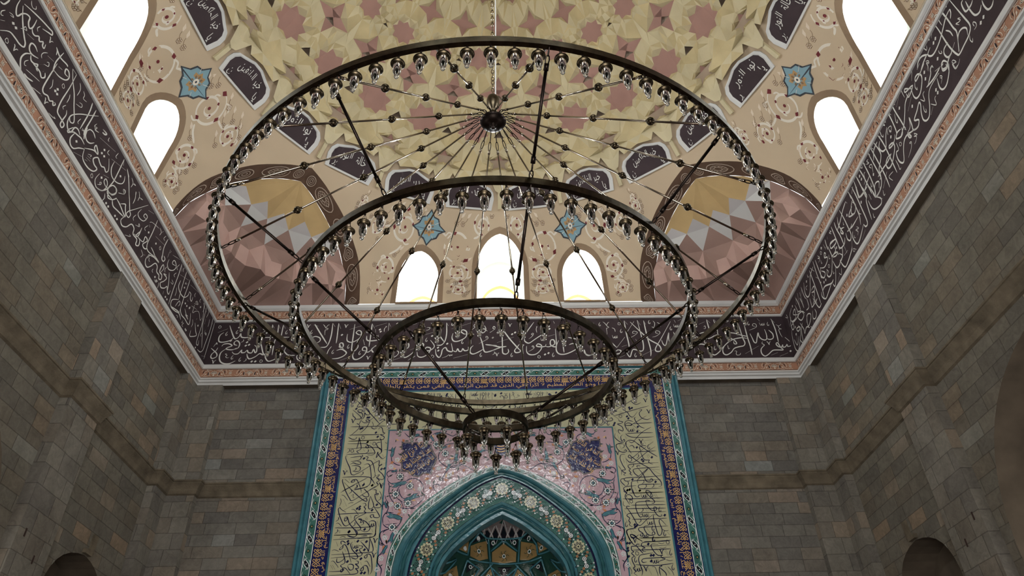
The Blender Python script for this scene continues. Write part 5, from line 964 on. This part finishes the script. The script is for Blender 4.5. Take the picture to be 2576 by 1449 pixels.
for x, z in DF:
    P0.disc((x, z), .062, 3, .002, 14)
    for q in range(8):
        w = 2*PI*q/8; P0.disc((x+.042*math.cos(w), z+.042*math.sin(w)), .015, 2, .0028, 7)
    P0.disc((x, z), .018, 1, .003, 8)
for i in range(330):
    x, z = rs.uniform(-1.95, -.03), rs.uniform(3.35, 5.83)
    if not insp(x, z) or inside((x, z), MED): continue
    a = rs.uniform(0, 2*PI); L = rs.uniform(.03, .055); c, s = math.cos(a), math.sin(a)
    mi = rs.choice([5, 5, 5, 4, 6, 3])
    P0.poly([(x-c*L, z-s*L), (x-s*L*.35, z+c*L*.35), (x+c*L, z+s*L), (x+s*L*.2, z-c*L*.2)], mi, .0012)
    if mi == 4:
        for q in range(5):
            w = 2*PI*q/5+a; P0.disc((x+.016*math.cos(w), z+.016*math.sin(w)), .010, 4, .0014, 6)
for s in (1, -1):
    b0 = len(P.v); P.v += [(-a if s < 0 else a, b_, c) for a, b_, c in P0.v]
    P.f += [tuple(b0+i for i in (f if s > 0 else f[::-1])) for f in P0.f]; P.m += P0.m
    md = [(p[0]*s, p[1]) for p in MED]
    P.poly(md, 7, .002); P.loop(md, .030, 3, .0025); P.loop(md, .012, 8, .003)
P.lay('floral_scroll', mats_, mfn(), SP)
LINES = {1: ['ربنا لا تزغ قلوبنا', 'بعد اذ هديتنا وهب', 'لنا من لدنك رحمة'], -1: ['ربنا اتنا في الدنيا', 'حسنة وفي الاخرة حسنة', 'وقنا عذاب النار']}
P = Paint()
for s in (1, -1):
    cx_, cz_ = -1.475*s, 5.32; an = math.radians(38*s); c, sn = math.cos(an), math.sin(an)
    for i, t in enumerate(LINES[s]):
        dz = (1-i)*.15; L = (.56, .58, .50)[i]
        for wk_ in (0,):
            text(P, t, lambda a, u, dz=dz, L=L: (cx_+(a-L/2)*c-(dz+u-.07)*sn, cz_+(a-L/2)*sn+(dz+u-.07)*c), L, .15, 0, .004)
    rr = random.Random(5)
    for q in range(16):
        x, z = cx_+rr.uniform(-.2, .2), cz_+rr.uniform(-.24, .24)
        P.poly([(x-.009, z), (x, z+.012), (x+.009, z), (x, z-.012)], 1, .0042)
P.lay('medallion_lettering', [M_TGOLD, M_TWHITE], mfn(), SP)
# small central panel above the arch
P = Paint(); P.poly([(-.13, 5.62), (-.10, 5.42), (0, 5.36), (.10, 5.42), (.13, 5.62), (0, 5.68)], 1, .002); P.loop([(-.13, 5.62), (-.10, 5.42), (0, 5.36), (.10, 5.42), (.13, 5.62), (0, 5.68)], .014, 2, .0025)
for i in range(4): P.line([(-.08, 5.60-.05*i), (0, 5.585-.05*i), (.085, 5.61-.05*i)], .020, 0, .003)
P.lay('centre_cartouche', [M_TGOLD, M_NAVY, M_TBLACK], mfn(), SP)
# rosette band between the two arch mouldings
def roundel(P, x, z, R_):
    P.disc((x, z), R_*1.08, 3, .003, 24); 
    for q in range(12): w = 2*PI*q/12; P.disc((x+R_*math.cos(w), z+R_*math.sin(w)), R_*.24, 4, .0034, 8)
    P.disc((x, z), R_, 4, .0038, 24)
    for q in range(8):
        w = 2*PI*q/8+.2; c, s = math.cos(w), math.sin(w)
        P.poly([(x+c*R_*.28, z+s*R_*.28), (x+(c*.62-s*.24)*R_, z+(s*.62+c*.24)*R_), (x+c*R_*.94, z+s*R_*.94), (x+(c*.62+s*.24)*R_, z+(s*.62-c*.24)*R_)], 3, .0045)
        P.disc((x+c*R_*.62, z+s*R_*.62), R_*.09, 4, .005, 6)
    P.disc((x, z), R_*.16, 3, .005, 8)
def quatre(P, x, z, R_, a):
    ca, sa = math.cos(a), math.sin(a)
    for q in range(4):
        w = a+q*PI/2; c, s = math.cos(w), math.sin(w); px, pz = x+c*R_*.6, z+s*R_*.6
        P.disc((px, pz), R_*.46, 3, .003, 8)
        P.disc((px, pz), R_*.38, 2 if q % 2 == 0 else 1, .0035, 8)
        P.disc((px, pz), R_*.24, 3, .004, 8); P.disc((px, pz), R_*.15, 2 if q % 2 == 0 else 1, .0045, 6)
    P.disc((x, z), R_*.22, 2, .005, 8)
P = Paint(); C_ = mix('R', 'S', .5); g, T = along(C_)
tot = 0; n_ = 22; stp = .268
for i in range(n_):
    s0 = i*stp
    if s0 > T-.1: break
    for sg in ((1, -1) if i else (1,)):
        x, z = g(s0, 0); x *= sg
        if i % 2 == 0: roundel(P, x, z, .090)
        else:
            x2, z2 = g(s0+.02, 0); quatre(P, x, z, .095, math.atan2(z2-z, sg*(x2-abs(x))))
    for sg in (1, -1):
        for ds, dt in ((.134, .0), (.134, .09), (.134, -.09), (.03, .13), (.03, -.13), (.09, .12), (.17, -.12), (.09, -.05), (.18, .05)):
            if s0+ds > T: continue
            x, z = g(s0+ds, dt); x *= sg
            k_ = (ds*100+dt*100) % 3
            if abs(dt) > .04 and abs(dt) < .1:
                for q in range(5): w = 2*PI*q/5; P.disc((x+.014*math.cos(w), z+.014*math.sin(w)), .009, 5, .002, 6)
            else: P.disc((x, z), .013, 2, .002, 7); P.disc((x, z), .005, 3, .0025, 6)
            P.poly([(x+.02, z+.01), (x+.035, z+.03), (x+.05, z+.01), (x+.035, z+.005)], 3, .0015); P.poly([(x-.02, z-.01), (x-.035, z-.03), (x-.05, z-.01), (x-.035, z-.005)], 3, .0015)
P.lay('rosettes', [M_TEAL, M_VGREEN, M_TWHITE, M_TBLACK, M_TCREAM, M_TRUST], lambda x, y, l: (x, .005-l*1.2+.0, y+H), RB)
# niche: shell with ribs and coloured cells
def nd(x, z):
    t = 1-(x/1.03)**2-(max(z-3.2, 0)/1.13)**2
    return .95*max(t, 0)**.5
mb = MB(); nx, nz = 26, 30
def nv(i, j):
    z = -1.68+(j/nz)*(4.33+1.68) if j <= 8 else None
    zz = -1.68+j*(4.88/8) if j <= 8 else 3.2+(j-8)*(1.13/(nz-8))
    wz = 1.03*max(0, 1-(max(zz-3.2, 0)/1.13)**2)**.5
    x = -wz*math.cos(PI*i/nx)
    return (x, .24+nd(x, zz)*.999, zz+H)
mb.add([nv(i, j) for j in range(nz+1) for i in range(nx+1)], [(j*(nx+1)+i, j*(nx+1)+i+1, (j+1)*(nx+1)+i+1, (j+1)*(nx+1)+i) for j in range(nz) for i in range(nx)])
NI = mb.build('niche_shell', M_TDEEP, mih, True)
NTX = 'R:-42,420 -31,415 -1,415 30,414 42,418;R:-27,414 -24,384;R:27,414 24,382;R:-23,399 -1,414 23,398;R:-60,385 -39,383 -22,383 -1,381 21,381 40,381 63,383;R:-62,389 -59,403 -42,419;R:-79,389 -62,389;R:57,388 55,401 42,417;R:57,388 77,386;R:-20,382 -48,355;R:-25,381 -15,357;R:19,380 46,353;R:24,378 11,356;R:-22,376 -2,359 22,375;R:-63,382 -75,350;R:-63,382 -43,373 -52,359;R:63,380 73,347;R:63,380 43,370 50,357;R:-96,365 -77,382 -104,344;R:94,359 75,378 98,343;H:-40,422 -2,433 39,420 29,415 -1,417 -29,417;O:-21,398 -1,410 21,397 20,384 -1,383 -21,385;O:-57,402 -44,408 -30,412 -28,389 -43,385 -58,389;O:29,410 49,404 55,399 56,387 42,384 27,386;K:-24,413 -10,414 -23,403;K:8,414 24,413 22,402;K:-55,405 -43,418 -33,415;K:32,413 41,416 53,404;O:-77,392 -60,406 -62,392;O:59,390 56,404 73,390;K:-12,377 13,377 -2,363;K:-63,379 -45,379 -65,364;K:44,377 62,377 66,361;O:-100,350 -80,371 -77,353 -102,340;O:-65,353 -57,361 -45,370 -50,355;O:-36,356 -32,365 -24,375 -18,357;O:13,357 22,374 33,364 37,355;O:73,356 90,357 94,340 73,348'
P = Paint(); mb = MB()
for ln_ in NTX.split(';'):
    k_, r_ = ln_.split(':'); pts_ = [(float(p.split(',')[0])*.01+.03, float(p.split(',')[1])*.01) for p in r_.split()]
    if k_ == 'R':
        L = resamp(pts_, 8); mb.tube([(x, .24+nd(x, z)-.045, z+H) for x, z in L], .016, 6)
    else:
        mi = {'H': 0, 'O': 1, 'K': 2}[k_]
        L = pts_
        v_, t_ = cdt(L, [], .05); P.add([(p.x, p.y) for p in v_], [tuple(q) for q in t_], mi, .03)
        cx_ = sum(p[0] for p in L)/len(L); cz_ = sum(p[1] for p in L)/len(L)
        if k_ == 'H':
            for q in (-.28, -.14, 0, .14, .28):
                P.poly([(cx_+q, cz_-.10), (cx_+q-.05, cz_), (cx_+q, cz_+.09-abs(q)*.2), (cx_+q+.05, cz_)], 2, .034); P.loop([(cx_+q, cz_-.12), (cx_+q-.07, cz_), (cx_+q, cz_+.12-abs(q)*.2), (cx_+q+.07, cz_)], .008, 3, .036)
        else:
            P.disc((cx_, cz_), .030, 3, .036, 8); P.disc((cx_, cz_), .018, 4, .038, 8)
            if k_ == 'O':
                for q in range(6): w = q*PI/3; P.line([(cx_+.03*math.cos(w), cz_+.03*math.sin(w)), (cx_+.06*math.cos(w+.3), cz_+.06*math.sin(w+.3)), (cx_+.09*math.cos(w), cz_+.08*math.sin(w))], .007, 4, .036)
P.lay('niche_cells', [M_TLGREY, M_TOCH, M_TBLACK, M_TWHITE, M_TDEEP], lambda x, y, l: (x, .24+nd(x, y)-l, y+H), NI)
mb.build('niche_ribs', M_TEAL, NI, True)
# ------------------------------------------------------------------ ring of 24 calligraphy panels under the dome
TX = ['يا خير الناصرين', 'يا خير الغافرين', 'يا خير الحاكمين', 'يا خير الرازقين', 'يا نور النور', 'يا خالق النور', 'يا مدبر النور', 'يا مقدر النور']
def side_of(a):
    a %= 360
    s = 'far' if a > 315 or a < 45 else 'right' if a < 135 else 'near' if a < 225 else 'left'
    return s
ORD = ['first', 'second', 'third', 'fourth', 'fifth', 'sixth', 'seventh', 'eighth', 'ninth', 'tenth', 'eleventh', 'twelfth']
PAN = [(-5.5, 11.0), (5.5, 11.0), (6.1, 11.2), (5.9, 11.31), (5.1, 11.39), (3.6, 11.43), (1.2, 11.5), (-1.2, 11.5), (-3.6, 11.43), (-5.1, 11.39), (-5.9, 11.31), (-6.1, 11.2)]
for i in range(24):
    ac = 7.5+15*i; cz = 11.24
    sc_ = lambda k_: [(a*k_, cz+(z-cz)*k_) for a, z in PAN]
    mb = MB(); n = len(PAN)
    A, B, C_ = sc_(1.0), sc_(.90), sc_(.84)
    f = lambda p, o: dome(ac+p[0], p[1], o)
    r0 = [f(p, .0) for p in A]; r1 = [f(p, .03) for p in A]; r2 = [f(p, .03) for p in B]; r3 = [f(p, .015) for p in C_]
    for X_, Y_ in ((r0, r1), (r1, r2), (r2, r3)): mb.add(X_+Y_, [(q, (q+1) % n, n+(q+1) % n, n+q) for q in range(n)])
    k_ = i if i < 12 else 23-i
    where = '%s to the %s above the middle far window' % (ORD[k_], 'right' if i < 12 else 'left')
    o = tag(mb.build('calligraphy_panel', M_WHITE), 'dark white-framed calligraphy panel, '+where, 'wall panel', 'calligraphy panels ringing the dome')
    P = Paint(); v_, t_ = cdt(sc_(.86), []); P.add([(p.x, p.y) for p in v_], [tuple(q) for q in t_], 0, .016)
    s = TX[i % 8]
    text(P, s, lambda a, u: (-(-4.3)-8.6+a if False else -4.2+a, 11.05+u), 8.2, .16, 1, .021); text(P, s.split(' ', 1)[1], lambda a, u: (-3.0+a, 11.2+u), 6.2, .20, 1, .023)
    for q in range(7): P.line([(-3.6+q*1.2, 11.06), (-3.3+q*1.2, 11.08), (-3.1+q*1.2, 11.05)], .012, 1, .022, n=2)
    P.lay('panel_lettering', [M_AUB, M_LETTER], lambda x, y, l, ac=ac: dome(ac+x, y, l), o)
# ------------------------------------------------------------------ painted arabesques on the four vault faces
SPI = [(-2.27, 10.52, .33, 1), (-.95, 10.32, .36, -1), (-.40, 10.74, .23, 1), (-.92, 9.72, .25, 1), (-2.52, 9.72, .25, -1), (-.90, 9.27, .17, -1), (-2.62, 9.22, .16, 1), (-3.0, 10.42, .22, -1), (-3.55, 10.62, .16, 1)]
P0 = Paint(); rs = random.Random(4)
for x, z, R_, d in SPI:
    ph = rs.uniform(0, 6)
    P0.line([(x+R_*(1-.78*t/26)*math.cos(ph+d*t*.42), z+R_*(1-.78*t/26)*math.sin(ph+d*t*.42)) for t in range(27)], .045*min(1, R_*4), 0, .004, .8, n=2)
    P0.disc((x, z), .03, 1, .006, 8)
    for t in range(0, 24, 2):
        rr = R_*(1-.78*t/26); w = ph+d*t*.42; c, s = math.cos(w), math.sin(w)
        q = [(x+rr*.97*c, z+rr*.97*s), (x+rr*.82*math.cos(w+d*.22), z+rr*.82*math.sin(w+d*.22)), (x+rr*1.0*math.cos(w+d*.42), z+rr*1.0*math.sin(w+d*.42)), (x+rr*1.09*math.cos(w+d*.15), z+rr*1.09*math.sin(w+d*.15))]
        if t % 4 == 0: P0.poly(q, 1, .007)
        if t % 6 == 2: P0.line([(x+rr*c, z+rr*s), (x+rr*1.25*math.cos(w+.2), z+rr*1.25*math.sin(w+.2)), (x+rr*1.3*math.cos(w+.5), z+rr*1.3*math.sin(w+.5))], .03, 0, .004)
    for q in range(5):
        w = rs.uniform(0, 6.28); fx, fz = x+R_*1.18*math.cos(w), z+R_*1.18*math.sin(w)
        if any(abs(fx-wn[0]) < wn[1]+.18 and fz < wn[4]+.15 for wn in WINS): continue
        for k_ in range(6): P0.disc((fx+.032*math.cos(k_*1.05), fz+.032*math.sin(k_*1.05)), .022, 2, .004, 7); P0.disc((fx+.032*math.cos(k_*1.05), fz+.032*math.sin(k_*1.05)), .011, 3, .006, 6)
        P0.line([(fx, fz), (fx+.09, fz+.06), (fx+.12, fz+.14)], .010, 2, .003); P0.poly([(fx+.1, fz+.1), (fx+.16, fz+.13), (fx+.2, fz+.2), (fx+.12, fz+.17)], 3, .004)
for a, b_ in (((-2.27, 10.19), (-2.52, 9.97)), ((-.95, 9.96), (-.92, 9.97)), ((-1.25, 10.5), (-1.5, 10.6)), ((-.9, 9.47), (-.9, 9.44)), ((-2.55, 9.47), (-2.62, 9.38)), ((-.6, 10.5), (-.5, 10.56)), ((-2.6, 10.5), (-2.8, 10.45))):
    P0.line([a, ((a[0]+b_[0])/2+.04, (a[1]+b_[1])/2), b_], .04, 0, .004)
def okpt(u, z):
    if any(abs(u-w_[0]) < w_[1]+.115 and z < w_[4]+.08 for w_ in WINS) and z < 10.72: 
        for w_ in WINS:
            if inside((u, z), winpoly(w_, .12)): return False
    for (u0, z0), (u1, z1) in zip(edgeR, edgeR[1:]):
        if z0 <= z <= z1: return abs(u) < u0+(u1-u0)*(z-z0)/max(z1-z0, 1e-6)-.02
    return z < 10.95
MEDP = [(-.42, -.03), (-.27, .06), (-.22, .17), (-.10, .20), (0, .32), (.10, .20), (.22, .17), (.27, .06), (.42, -.03), (.27, -.09), (.22, -.18), (.10, -.22), (0, -.34), (-.10, -.22), (-.22, -.18), (-.27, -.09)]
for k in range(4):
    P = Paint()
    for s in (1, -1):
        b0 = len(P.v); P.v += [(p[0]*s, p[1], p[2]) for p in P0.v]
        P.f += [tuple(b0+i for i in f) for f in P0.f if all(okpt(P0.v[i][0], P0.v[i][1]) for i in f)]
        P.m += [m for f, m in zip(P0.f, P0.m) if all(okpt(P0.v[i][0], P0.v[i][1]) for i in f)]
    P.lay('painted_scrollwork', [M_OFFW, M_MAROON, M_UMBER, M_CREAMP], lambda x, y, l: vpt(x, y, l, k), ROOT_VAULT[k])
    for s in (1, -1):
        P = Paint(); mx, mz = 1.68*s, 10.60
        q = [(mx+a, mz+b_) for a, b_ in MEDP]
        P.poly(q, 1, .009); P.poly([(mx+a*.88, mz+b_*.88) for a, b_ in MEDP], 0, .012)
        for t in (0, PI/2, PI, 3*PI/2): P.line([(mx+.08*math.cos(t+.5), mz+.08*math.sin(t+.5)), (mx+.27*math.cos(t+.5), mz+.22*math.sin(t+.5))], .018, 4, .014)
        for t in range(8):
            w = t*PI/4+.2; c, sn = math.cos(w), math.sin(w)
            P.poly([(mx+.04*c, mz+.04*sn), (mx+.11*c-.05*sn, mz+.11*sn+.05*c), (mx+.17*c, mz+.17*sn), (mx+.11*c+.05*sn, mz+.11*sn-.05*c)], 3, .015+.0005*t)
            P.poly([(mx+.05*c, mz+.05*sn), (mx+.09*c-.02*sn, mz+.09*sn+.02*c), (mx+.12*c, mz+.12*sn), (mx+.09*c+.02*sn, mz+.09*sn-.02*c)], 2, .021)
        P.disc((mx, mz), .055, 4, .024, 10); P.disc((mx, mz), .02, 1, .026, 8)
        P.lay('flower_medallion', [M_BLUE, M_INK, M_UMBER, M_TAN, M_OFFW], lambda x, y, l: vpt(x, y, l, k), ROOT_VAULT[k])
# ------------------------------------------------------------------ medallions on the brown arch bands
M_BLINE = paint('pale_band_line', (196, 180, 164), .8, .02)
for q in range(4):
    P = Paint()
    for s in (1, -1):
        for j, c in enumerate((.10, .27, .42, .57, .74, .91)):
            lens = j in (1, 4)
            L = .085 if lens else .045
            pts_ = [(c+L*math.cos(w)*(1 if not (j in (0, 2)) else .8+.2*math.cos(3*w)), .5+(.36 if lens else .3)*math.sin(w)) for w in [2*PI*i/16 for i in range(16)]]
            for kk, ww in ((1, .045), (.62, .03), (.3, .03)):
                P.loop([((c+(a-c)*kk)*10*s, .5+(b_-.5)*kk) for a, b_ in pts_], ww, 0, .004)
            if lens:
                for w in range(6): P.loop([((c+L*.5*math.cos(w*1.05)+.015*math.cos(t))*10*s, .5+.17*math.sin(w*1.05)+.07*math.sin(t)) for t in (0, 1.57, 3.14, 4.71)], .03, 0, .004)
    def bandmap(x, y, l):
        s = 1 if x > 0 else -1; t = min(max(abs(x)/10, 0), .999)*(len(OUTr)-1); i = int(t); fr_ = t-i
        lp = lambda L_: (L_[i][0]+(L_[i+1][0]-L_[i][0])*fr_, L_[i][1]+(L_[i+1][1]-L_[i][1])*fr_)
        a = Vector(azpt(*lp(OUTr), 0, q, s)); b_ = Vector(azpt(*lp(INNr), -.3, q, s)); p = a.lerp(b_, y)
        c = Vector(dpt(5.6, 0, 9.0, q)); return tuple(p+(c-p).normalized()*l*3)
    P.lay('band_medallions', [M_BLINE], bandmap, BANDOBJ[q])
# ------------------------------------------------------------------ chandelier
CX, CY = -.11, 0.
def rp(az, r, z):
    a = math.radians(az); return Vector((CX+r*math.sin(a), CY+r*math.cos(a), z+H))
chand = tag(empty('chandelier', (CX, CY, 7.6+H)), 'huge tiered brass chandelier of four hoops hung on rods under the dome', 'chandelier')
inv = Matrix.Translation((-CX, -CY, -7.6-H))
def cb(mb, name, mats, parent=chand, smooth=False):
    mb.v = [tuple(inv @ Vector(v)) for v in mb.v]
    return mb.build(name, mats, parent, smooth)
RINGS = {'A': (2.93, 5.0, 100, 180.06-.6*0), 'B': (2.03, 4.37, 70, 181.96), 'C': (1.20, 3.72, 40, 177.1), 'D': (.30, 3.13, 9, 0.)}
for key, (r, z, n, ph) in RINGS.items():
    mb = MB(); N = 144 if key != 'D' else 72
    w, h = (.022, .035) if key != 'D' else (.012, .034)
    prof = [(-w, -h), (w, -h), (w, h), (w-.008, h+.006), (-w+.008, h+.006), (-w, h)]
    b_ = 0; m = len(prof)
    for i in range(N):
        a = 360*i/N
        for d, zz in prof: mb.v.append(tuple(rp(a, r+d, z+zz)))
    for i in range(N):
        j = (i+1) % N
        for q in range(m): mb.f.append((i*m+q, i*m+(q+1) % m, j*m+(q+1) % m, j*m+q)); mb.m.append(0)
    ring = cb(mb, 'hoop', M_BRONZE, smooth=False)
    # joint plates where the hoop segments are bolted together
    mb = MB()
    for i in range(6 if key != 'D' else 2):
        a = 24+60*i
        mb.tube([rp(a-.9, r, z-h-.002), rp(a+.9, r, z-h-.002)], .014, 6)
    cb(mb, 'joint_plate', M_IRON, ring)
# hub: bowl, vase finial, eyelets
mb = MB(); c = (CX, CY, 7.6+H)
mb.lathe([(.001, -.135), (.02, -.13), (.026, -.115), (.02, -.10), (.035, -.092), (.05, -.085), (.052, -.075), (.06, -.07), (.10, -.06), (.145, -.035), (.168, -.005), (.175, .01), (.172, .025), (.12, .035), (.05, .05), (.03, .06)], 32, c)
hub = cb(mb, 'hub_bowl', M_IRON, smooth=True)
mb = MB()
for i in range(20):
    a = 9+18*i
    mb.tube([rp(a, .165, 7.615), rp(a, .205, 7.615)], .007, 6)
cb(mb, 'hub_eyelets', M_IRON, hub)
mb = MB()
mb.lathe([(.03, .04), (.03, .12), (.06, .13), (.068, .15), (.06, .19), (.03, .2), (.02, .24), (.035, .27), (.065, .33), (.085, .40), (.088, .46), (.075, .52), (.05, .555), (.018, .56), (.012, .58)], 28, c)
cb(mb, 'hub_vase', M_BRONZE, smooth=True)
# chain up to the dome crown and the pale cable beside it
mb = MB()
z = 8.17
while z < 15.85:
    o = .014; q = int(round((z-8.17)/.075))
    ax = Vector((1, 0, 0)) if q % 2 else Vector((0, 1, 0))
    ps = []
    for k_ in range(8):
        w = 2*PI*k_/8; ps.append(Vector((CX, CY, z+H+.04))+ax*(.020*math.cos(w))+Vector((0, 0, .052*math.sin(w))))
    mb.tube(ps, .0075, 5, closed=True); z += .085
cb(mb, 'suspension_chain', M_CHROME)
mb = MB(); mb.tube([(CX+.035, CY+.01, 8.2+H), (CX+.05, CY, 10+H), (CX+.04, CY, 15.9+H)], .009, 6)
cb(mb, 'power_cable', M_WHITE)
# rods from hub to the largest hoop, three turned balls on each
rod_proto = None
def link_ring(mb, a, b_, n=2, r=.006):
    """n slender chain links from a to b_"""
    a = Vector(a); b_ = Vector(b_); d = (b_-a); L = d.length/n; d.normalize()
    s = d.cross(Vector((0, 0, 1))); s = s.normalized() if s.length > .01 else Vector((1, 0, 0)); t = d.cross(s)
    for i in range(n):
        c0 = a+d*(L*(i+.5)); x = s if i % 2 else t
        mb.tube([c0+d*(L*.58*math.cos(2*PI*k_/8))+x*(.016*math.sin(2*PI*k_/8)) for k_ in range(8)], r, 5, closed=True)
for i in range(20):
    az = 9+18*i
    a = rp(az, .20, 7.61); e_ = rp(az, 2.905, 5.03); d = (e_-a).normalized()
    mb = MB(); mb.tube([a+d*.24, e_-d*.16], .0115, 8)
    mb.tube([a+d*.22, a+d*.28], .017, 8); mb.tube([e_-d*.22, e_-d*.15], .017, 8)
    rod = cb(mb, 'hub_rod', M_CHROME, smooth=True)
    mb = MB(); link_ring(mb, a, a+d*.23, 2); link_ring(mb, e_-d*.16, e_, 2)
    cb(mb, 'rod_links', M_IRON, rod)
    for t in (.265, .505, .75):
        mb = MB(); p = a+(e_-a)*t
        mb.ball(p, .043, 12); mb.tube([p-d*.055, p+d*.055], .018, 8)
        cb(mb, 'turned_ball', M_BRONZE, rod, True)
# rods from each hoop down to the next
def hang(az0, r0, z0, az1, r1, z1, name='hoop_rod'):
    a = rp(az0, r0, z0-.02); b_ = rp(az1, r1, z1+.04); d = (b_-a).normalized()
    mb = MB(); mb.tube([a+d*.15, b_-d*.15], .014, 8)
    mb.tube([a+d*.13, a+d*.19], .021, 8); mb.tube([b_-d*.19, b_-d*.13], .021, 8)
    o = cb(mb, name, M_IRON, smooth=True)
    mb = MB(); link_ring(mb, a, a+d*.14, 2, .006); link_ring(mb, b_-d*.14, b_, 2, .006); cb(mb, 'rod_links', M_IRON, o)
for i in range(10): hang(27+36*i-36*0, 2.93, 5.0, 27+36*i, 2.03, 4.37)
for i in range(5): hang(27+72*i, 2.03, 4.37, 27+72*i, 1.20, 3.72)
for a0 in (222, 108, 345): hang(a0, 1.20, 3.72, a0, .30, 3.13)
# glass lamps
def make_lamp():
    root = empty('hanging_lamp')
    g = MB()
    g.lathe([(.036, -.150), (.0365, -.20), (.034, -.235), (.027, -.265), (.016, -.283), (.010, -.288), (.017, -.296), (.0195, -.308), (.014, -.320), (.001, -.325)], 14)
    gl = g.build('glass_jar', M_GLASS, root, True)
    cp = MB()
    cp.lathe([(.001, -.098), (.016, -.10), (.022, -.108), (.040, -.118), (.050, -.126), (.057, -.134), (.058, -.142), (.050, -.148), (.043, -.152), (.041, -.168), (.037, -.172), (.034, -.150), (.001, -.145)], 18)
    cp.build('lamp_cap', M_BRONZE, root, True)
    so = MB(); so.lathe([(.001, -.146), (.014, -.146), (.014, -.19), (.001, -.19)], 10)
    so.build('bulb_socket', M_IRON, root, True)
    bu = MB(); bu.lathe([(.010, -.19), (.016, -.205), (.019, -.222), (.014, -.24), (.001, -.248)], 10)
    bu.build('light_bulb', M_PALE, root, True)
    hk = MB()
    hk.tube([(0, 0, .002), (.006, 0, -.012), (.012, 0, -.024), (.004, 0, -.036), (-.008, 0, -.030)], .003, 5)
    hk.ball((0, 0, -.038), .010, 8)
    for k_ in range(3):
        w = 2*PI*k_/3+.4
        hk.tube([(.004*math.cos(w), .004*math.sin(w), -.04), (.040*math.cos(w), .040*math.sin(w), -.122)], .0022, 4)
    hk.build('hook_wires', M_IRON, root)
    return root
LG = {'A': ('small glass jar lamp with brass cap on the largest, topmost hoop', 'glass lamps on the largest hoop'),
      'B': ('small glass jar lamp with brass cap on the second largest hoop', 'glass lamps on the second hoop'),
      'C': ('small glass jar lamp with brass cap on the third hoop', 'glass lamps on the third hoop'),
      'D': ('small glass jar lamp with brass cap on the smallest, lowest hoop', 'glass lamps on the smallest hoop')}
lamp0 = make_lamp(); first = True
for key, (r, z, n, ph) in RINGS.items():
    for i in range(n):
        if first: o = lamp0; first = False
        else:
            o = lamp0.copy(); COL.objects.link(o)
            for ch in list(lamp0.children):
                c = ch.copy(); COL.objects.link(c); c.parent = o
        az = ph+360*i/n
        o.location = rp(az, r+(0 if key != 'D' else 0), z-.034)
        o.rotation_euler = (0, 0, math.radians(-az)+random.uniform(-.5, .5))
        s_ = .93+random.random()*.08; o.scale = (1, 1, s_)
        tag(o, LG[key][0], 'lamp', LG[key][1])
# ------------------------------------------------------------------ light
w = bpy.data.worlds.new('world'); SC.world = w; w.use_nodes = True
bg = w.node_tree.nodes['Background']; bg.inputs['Color'].default_value = (.93, .97, 1, 1); bg.inputs['Strength'].default_value = SKY = 2.2
def area(name, loc, rot, sx, sy, power, col=(1, 1, 1)):
    l = bpy.data.lights.new(name, 'AREA'); l.shape = 'RECTANGLE'; l.size = sx; l.size_y = sy; l.energy = power; l.color = col
    o = bpy.data.objects.new(name, l); link(o); o.location = loc; o.rotation_euler = rot; return o
for k in range(4):
    for cx, hw, z0, zs, za in WINS:
        f = rot4(k); p = f((cx, 6.72, (z0+zs)/2+H))
        # daylight falls in through each window, slanting down from the sky
        area('daylight_window', p, (math.radians(62), 0, k*PI/2+PI), hw*1.7, (zs-z0)*.9, (95 if cx == 0 else 60)*WP, (.93, .97, 1))
for k in (2,):
    f = rot4(k)
    area('fill_near_arch', f((0, 7.6, 1.9)), (math.radians(90), 0, k*PI/2+PI), 3.4, 3.4, 330*DP, (1, .97, .92))  # added fill light in the unseen near arch, brightens the hall
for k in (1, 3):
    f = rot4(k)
    area('fill_side_arch', f((0, 6.6, 1.9)), (math.radians(98), 0, k*PI/2+PI), 3.6, 3.6, 60*DP, (1, .95, .88))  # fill lights added inside the closed side arches to lift the hall
SC.view_settings.view_transform = 'Standard'; SC.view_settings.look = 'None'; SC.view_settings.gamma = 1
SC.view_settings.use_curve_mapping = False; SC.view_settings.exposure = EXPO
SC.cycles.max_bounces = 6; SC.cycles.diffuse_bounces = 3; SC.cycles.glossy_bounces = 3; SC.cycles.transmission_bounces = 6; SC.cycles.transparent_max_bounces = 8
SC.cycles.caustics_reflective = False; SC.cycles.caustics_refractive = False
SC.cycles.sample_clamp_indirect = 4; SC.cycles.use_denoising = True
SC.cycles.use_adaptive_sampling = True; SC.cycles.adaptive_threshold = .04; SC.cycles.adaptive_min_samples = 16
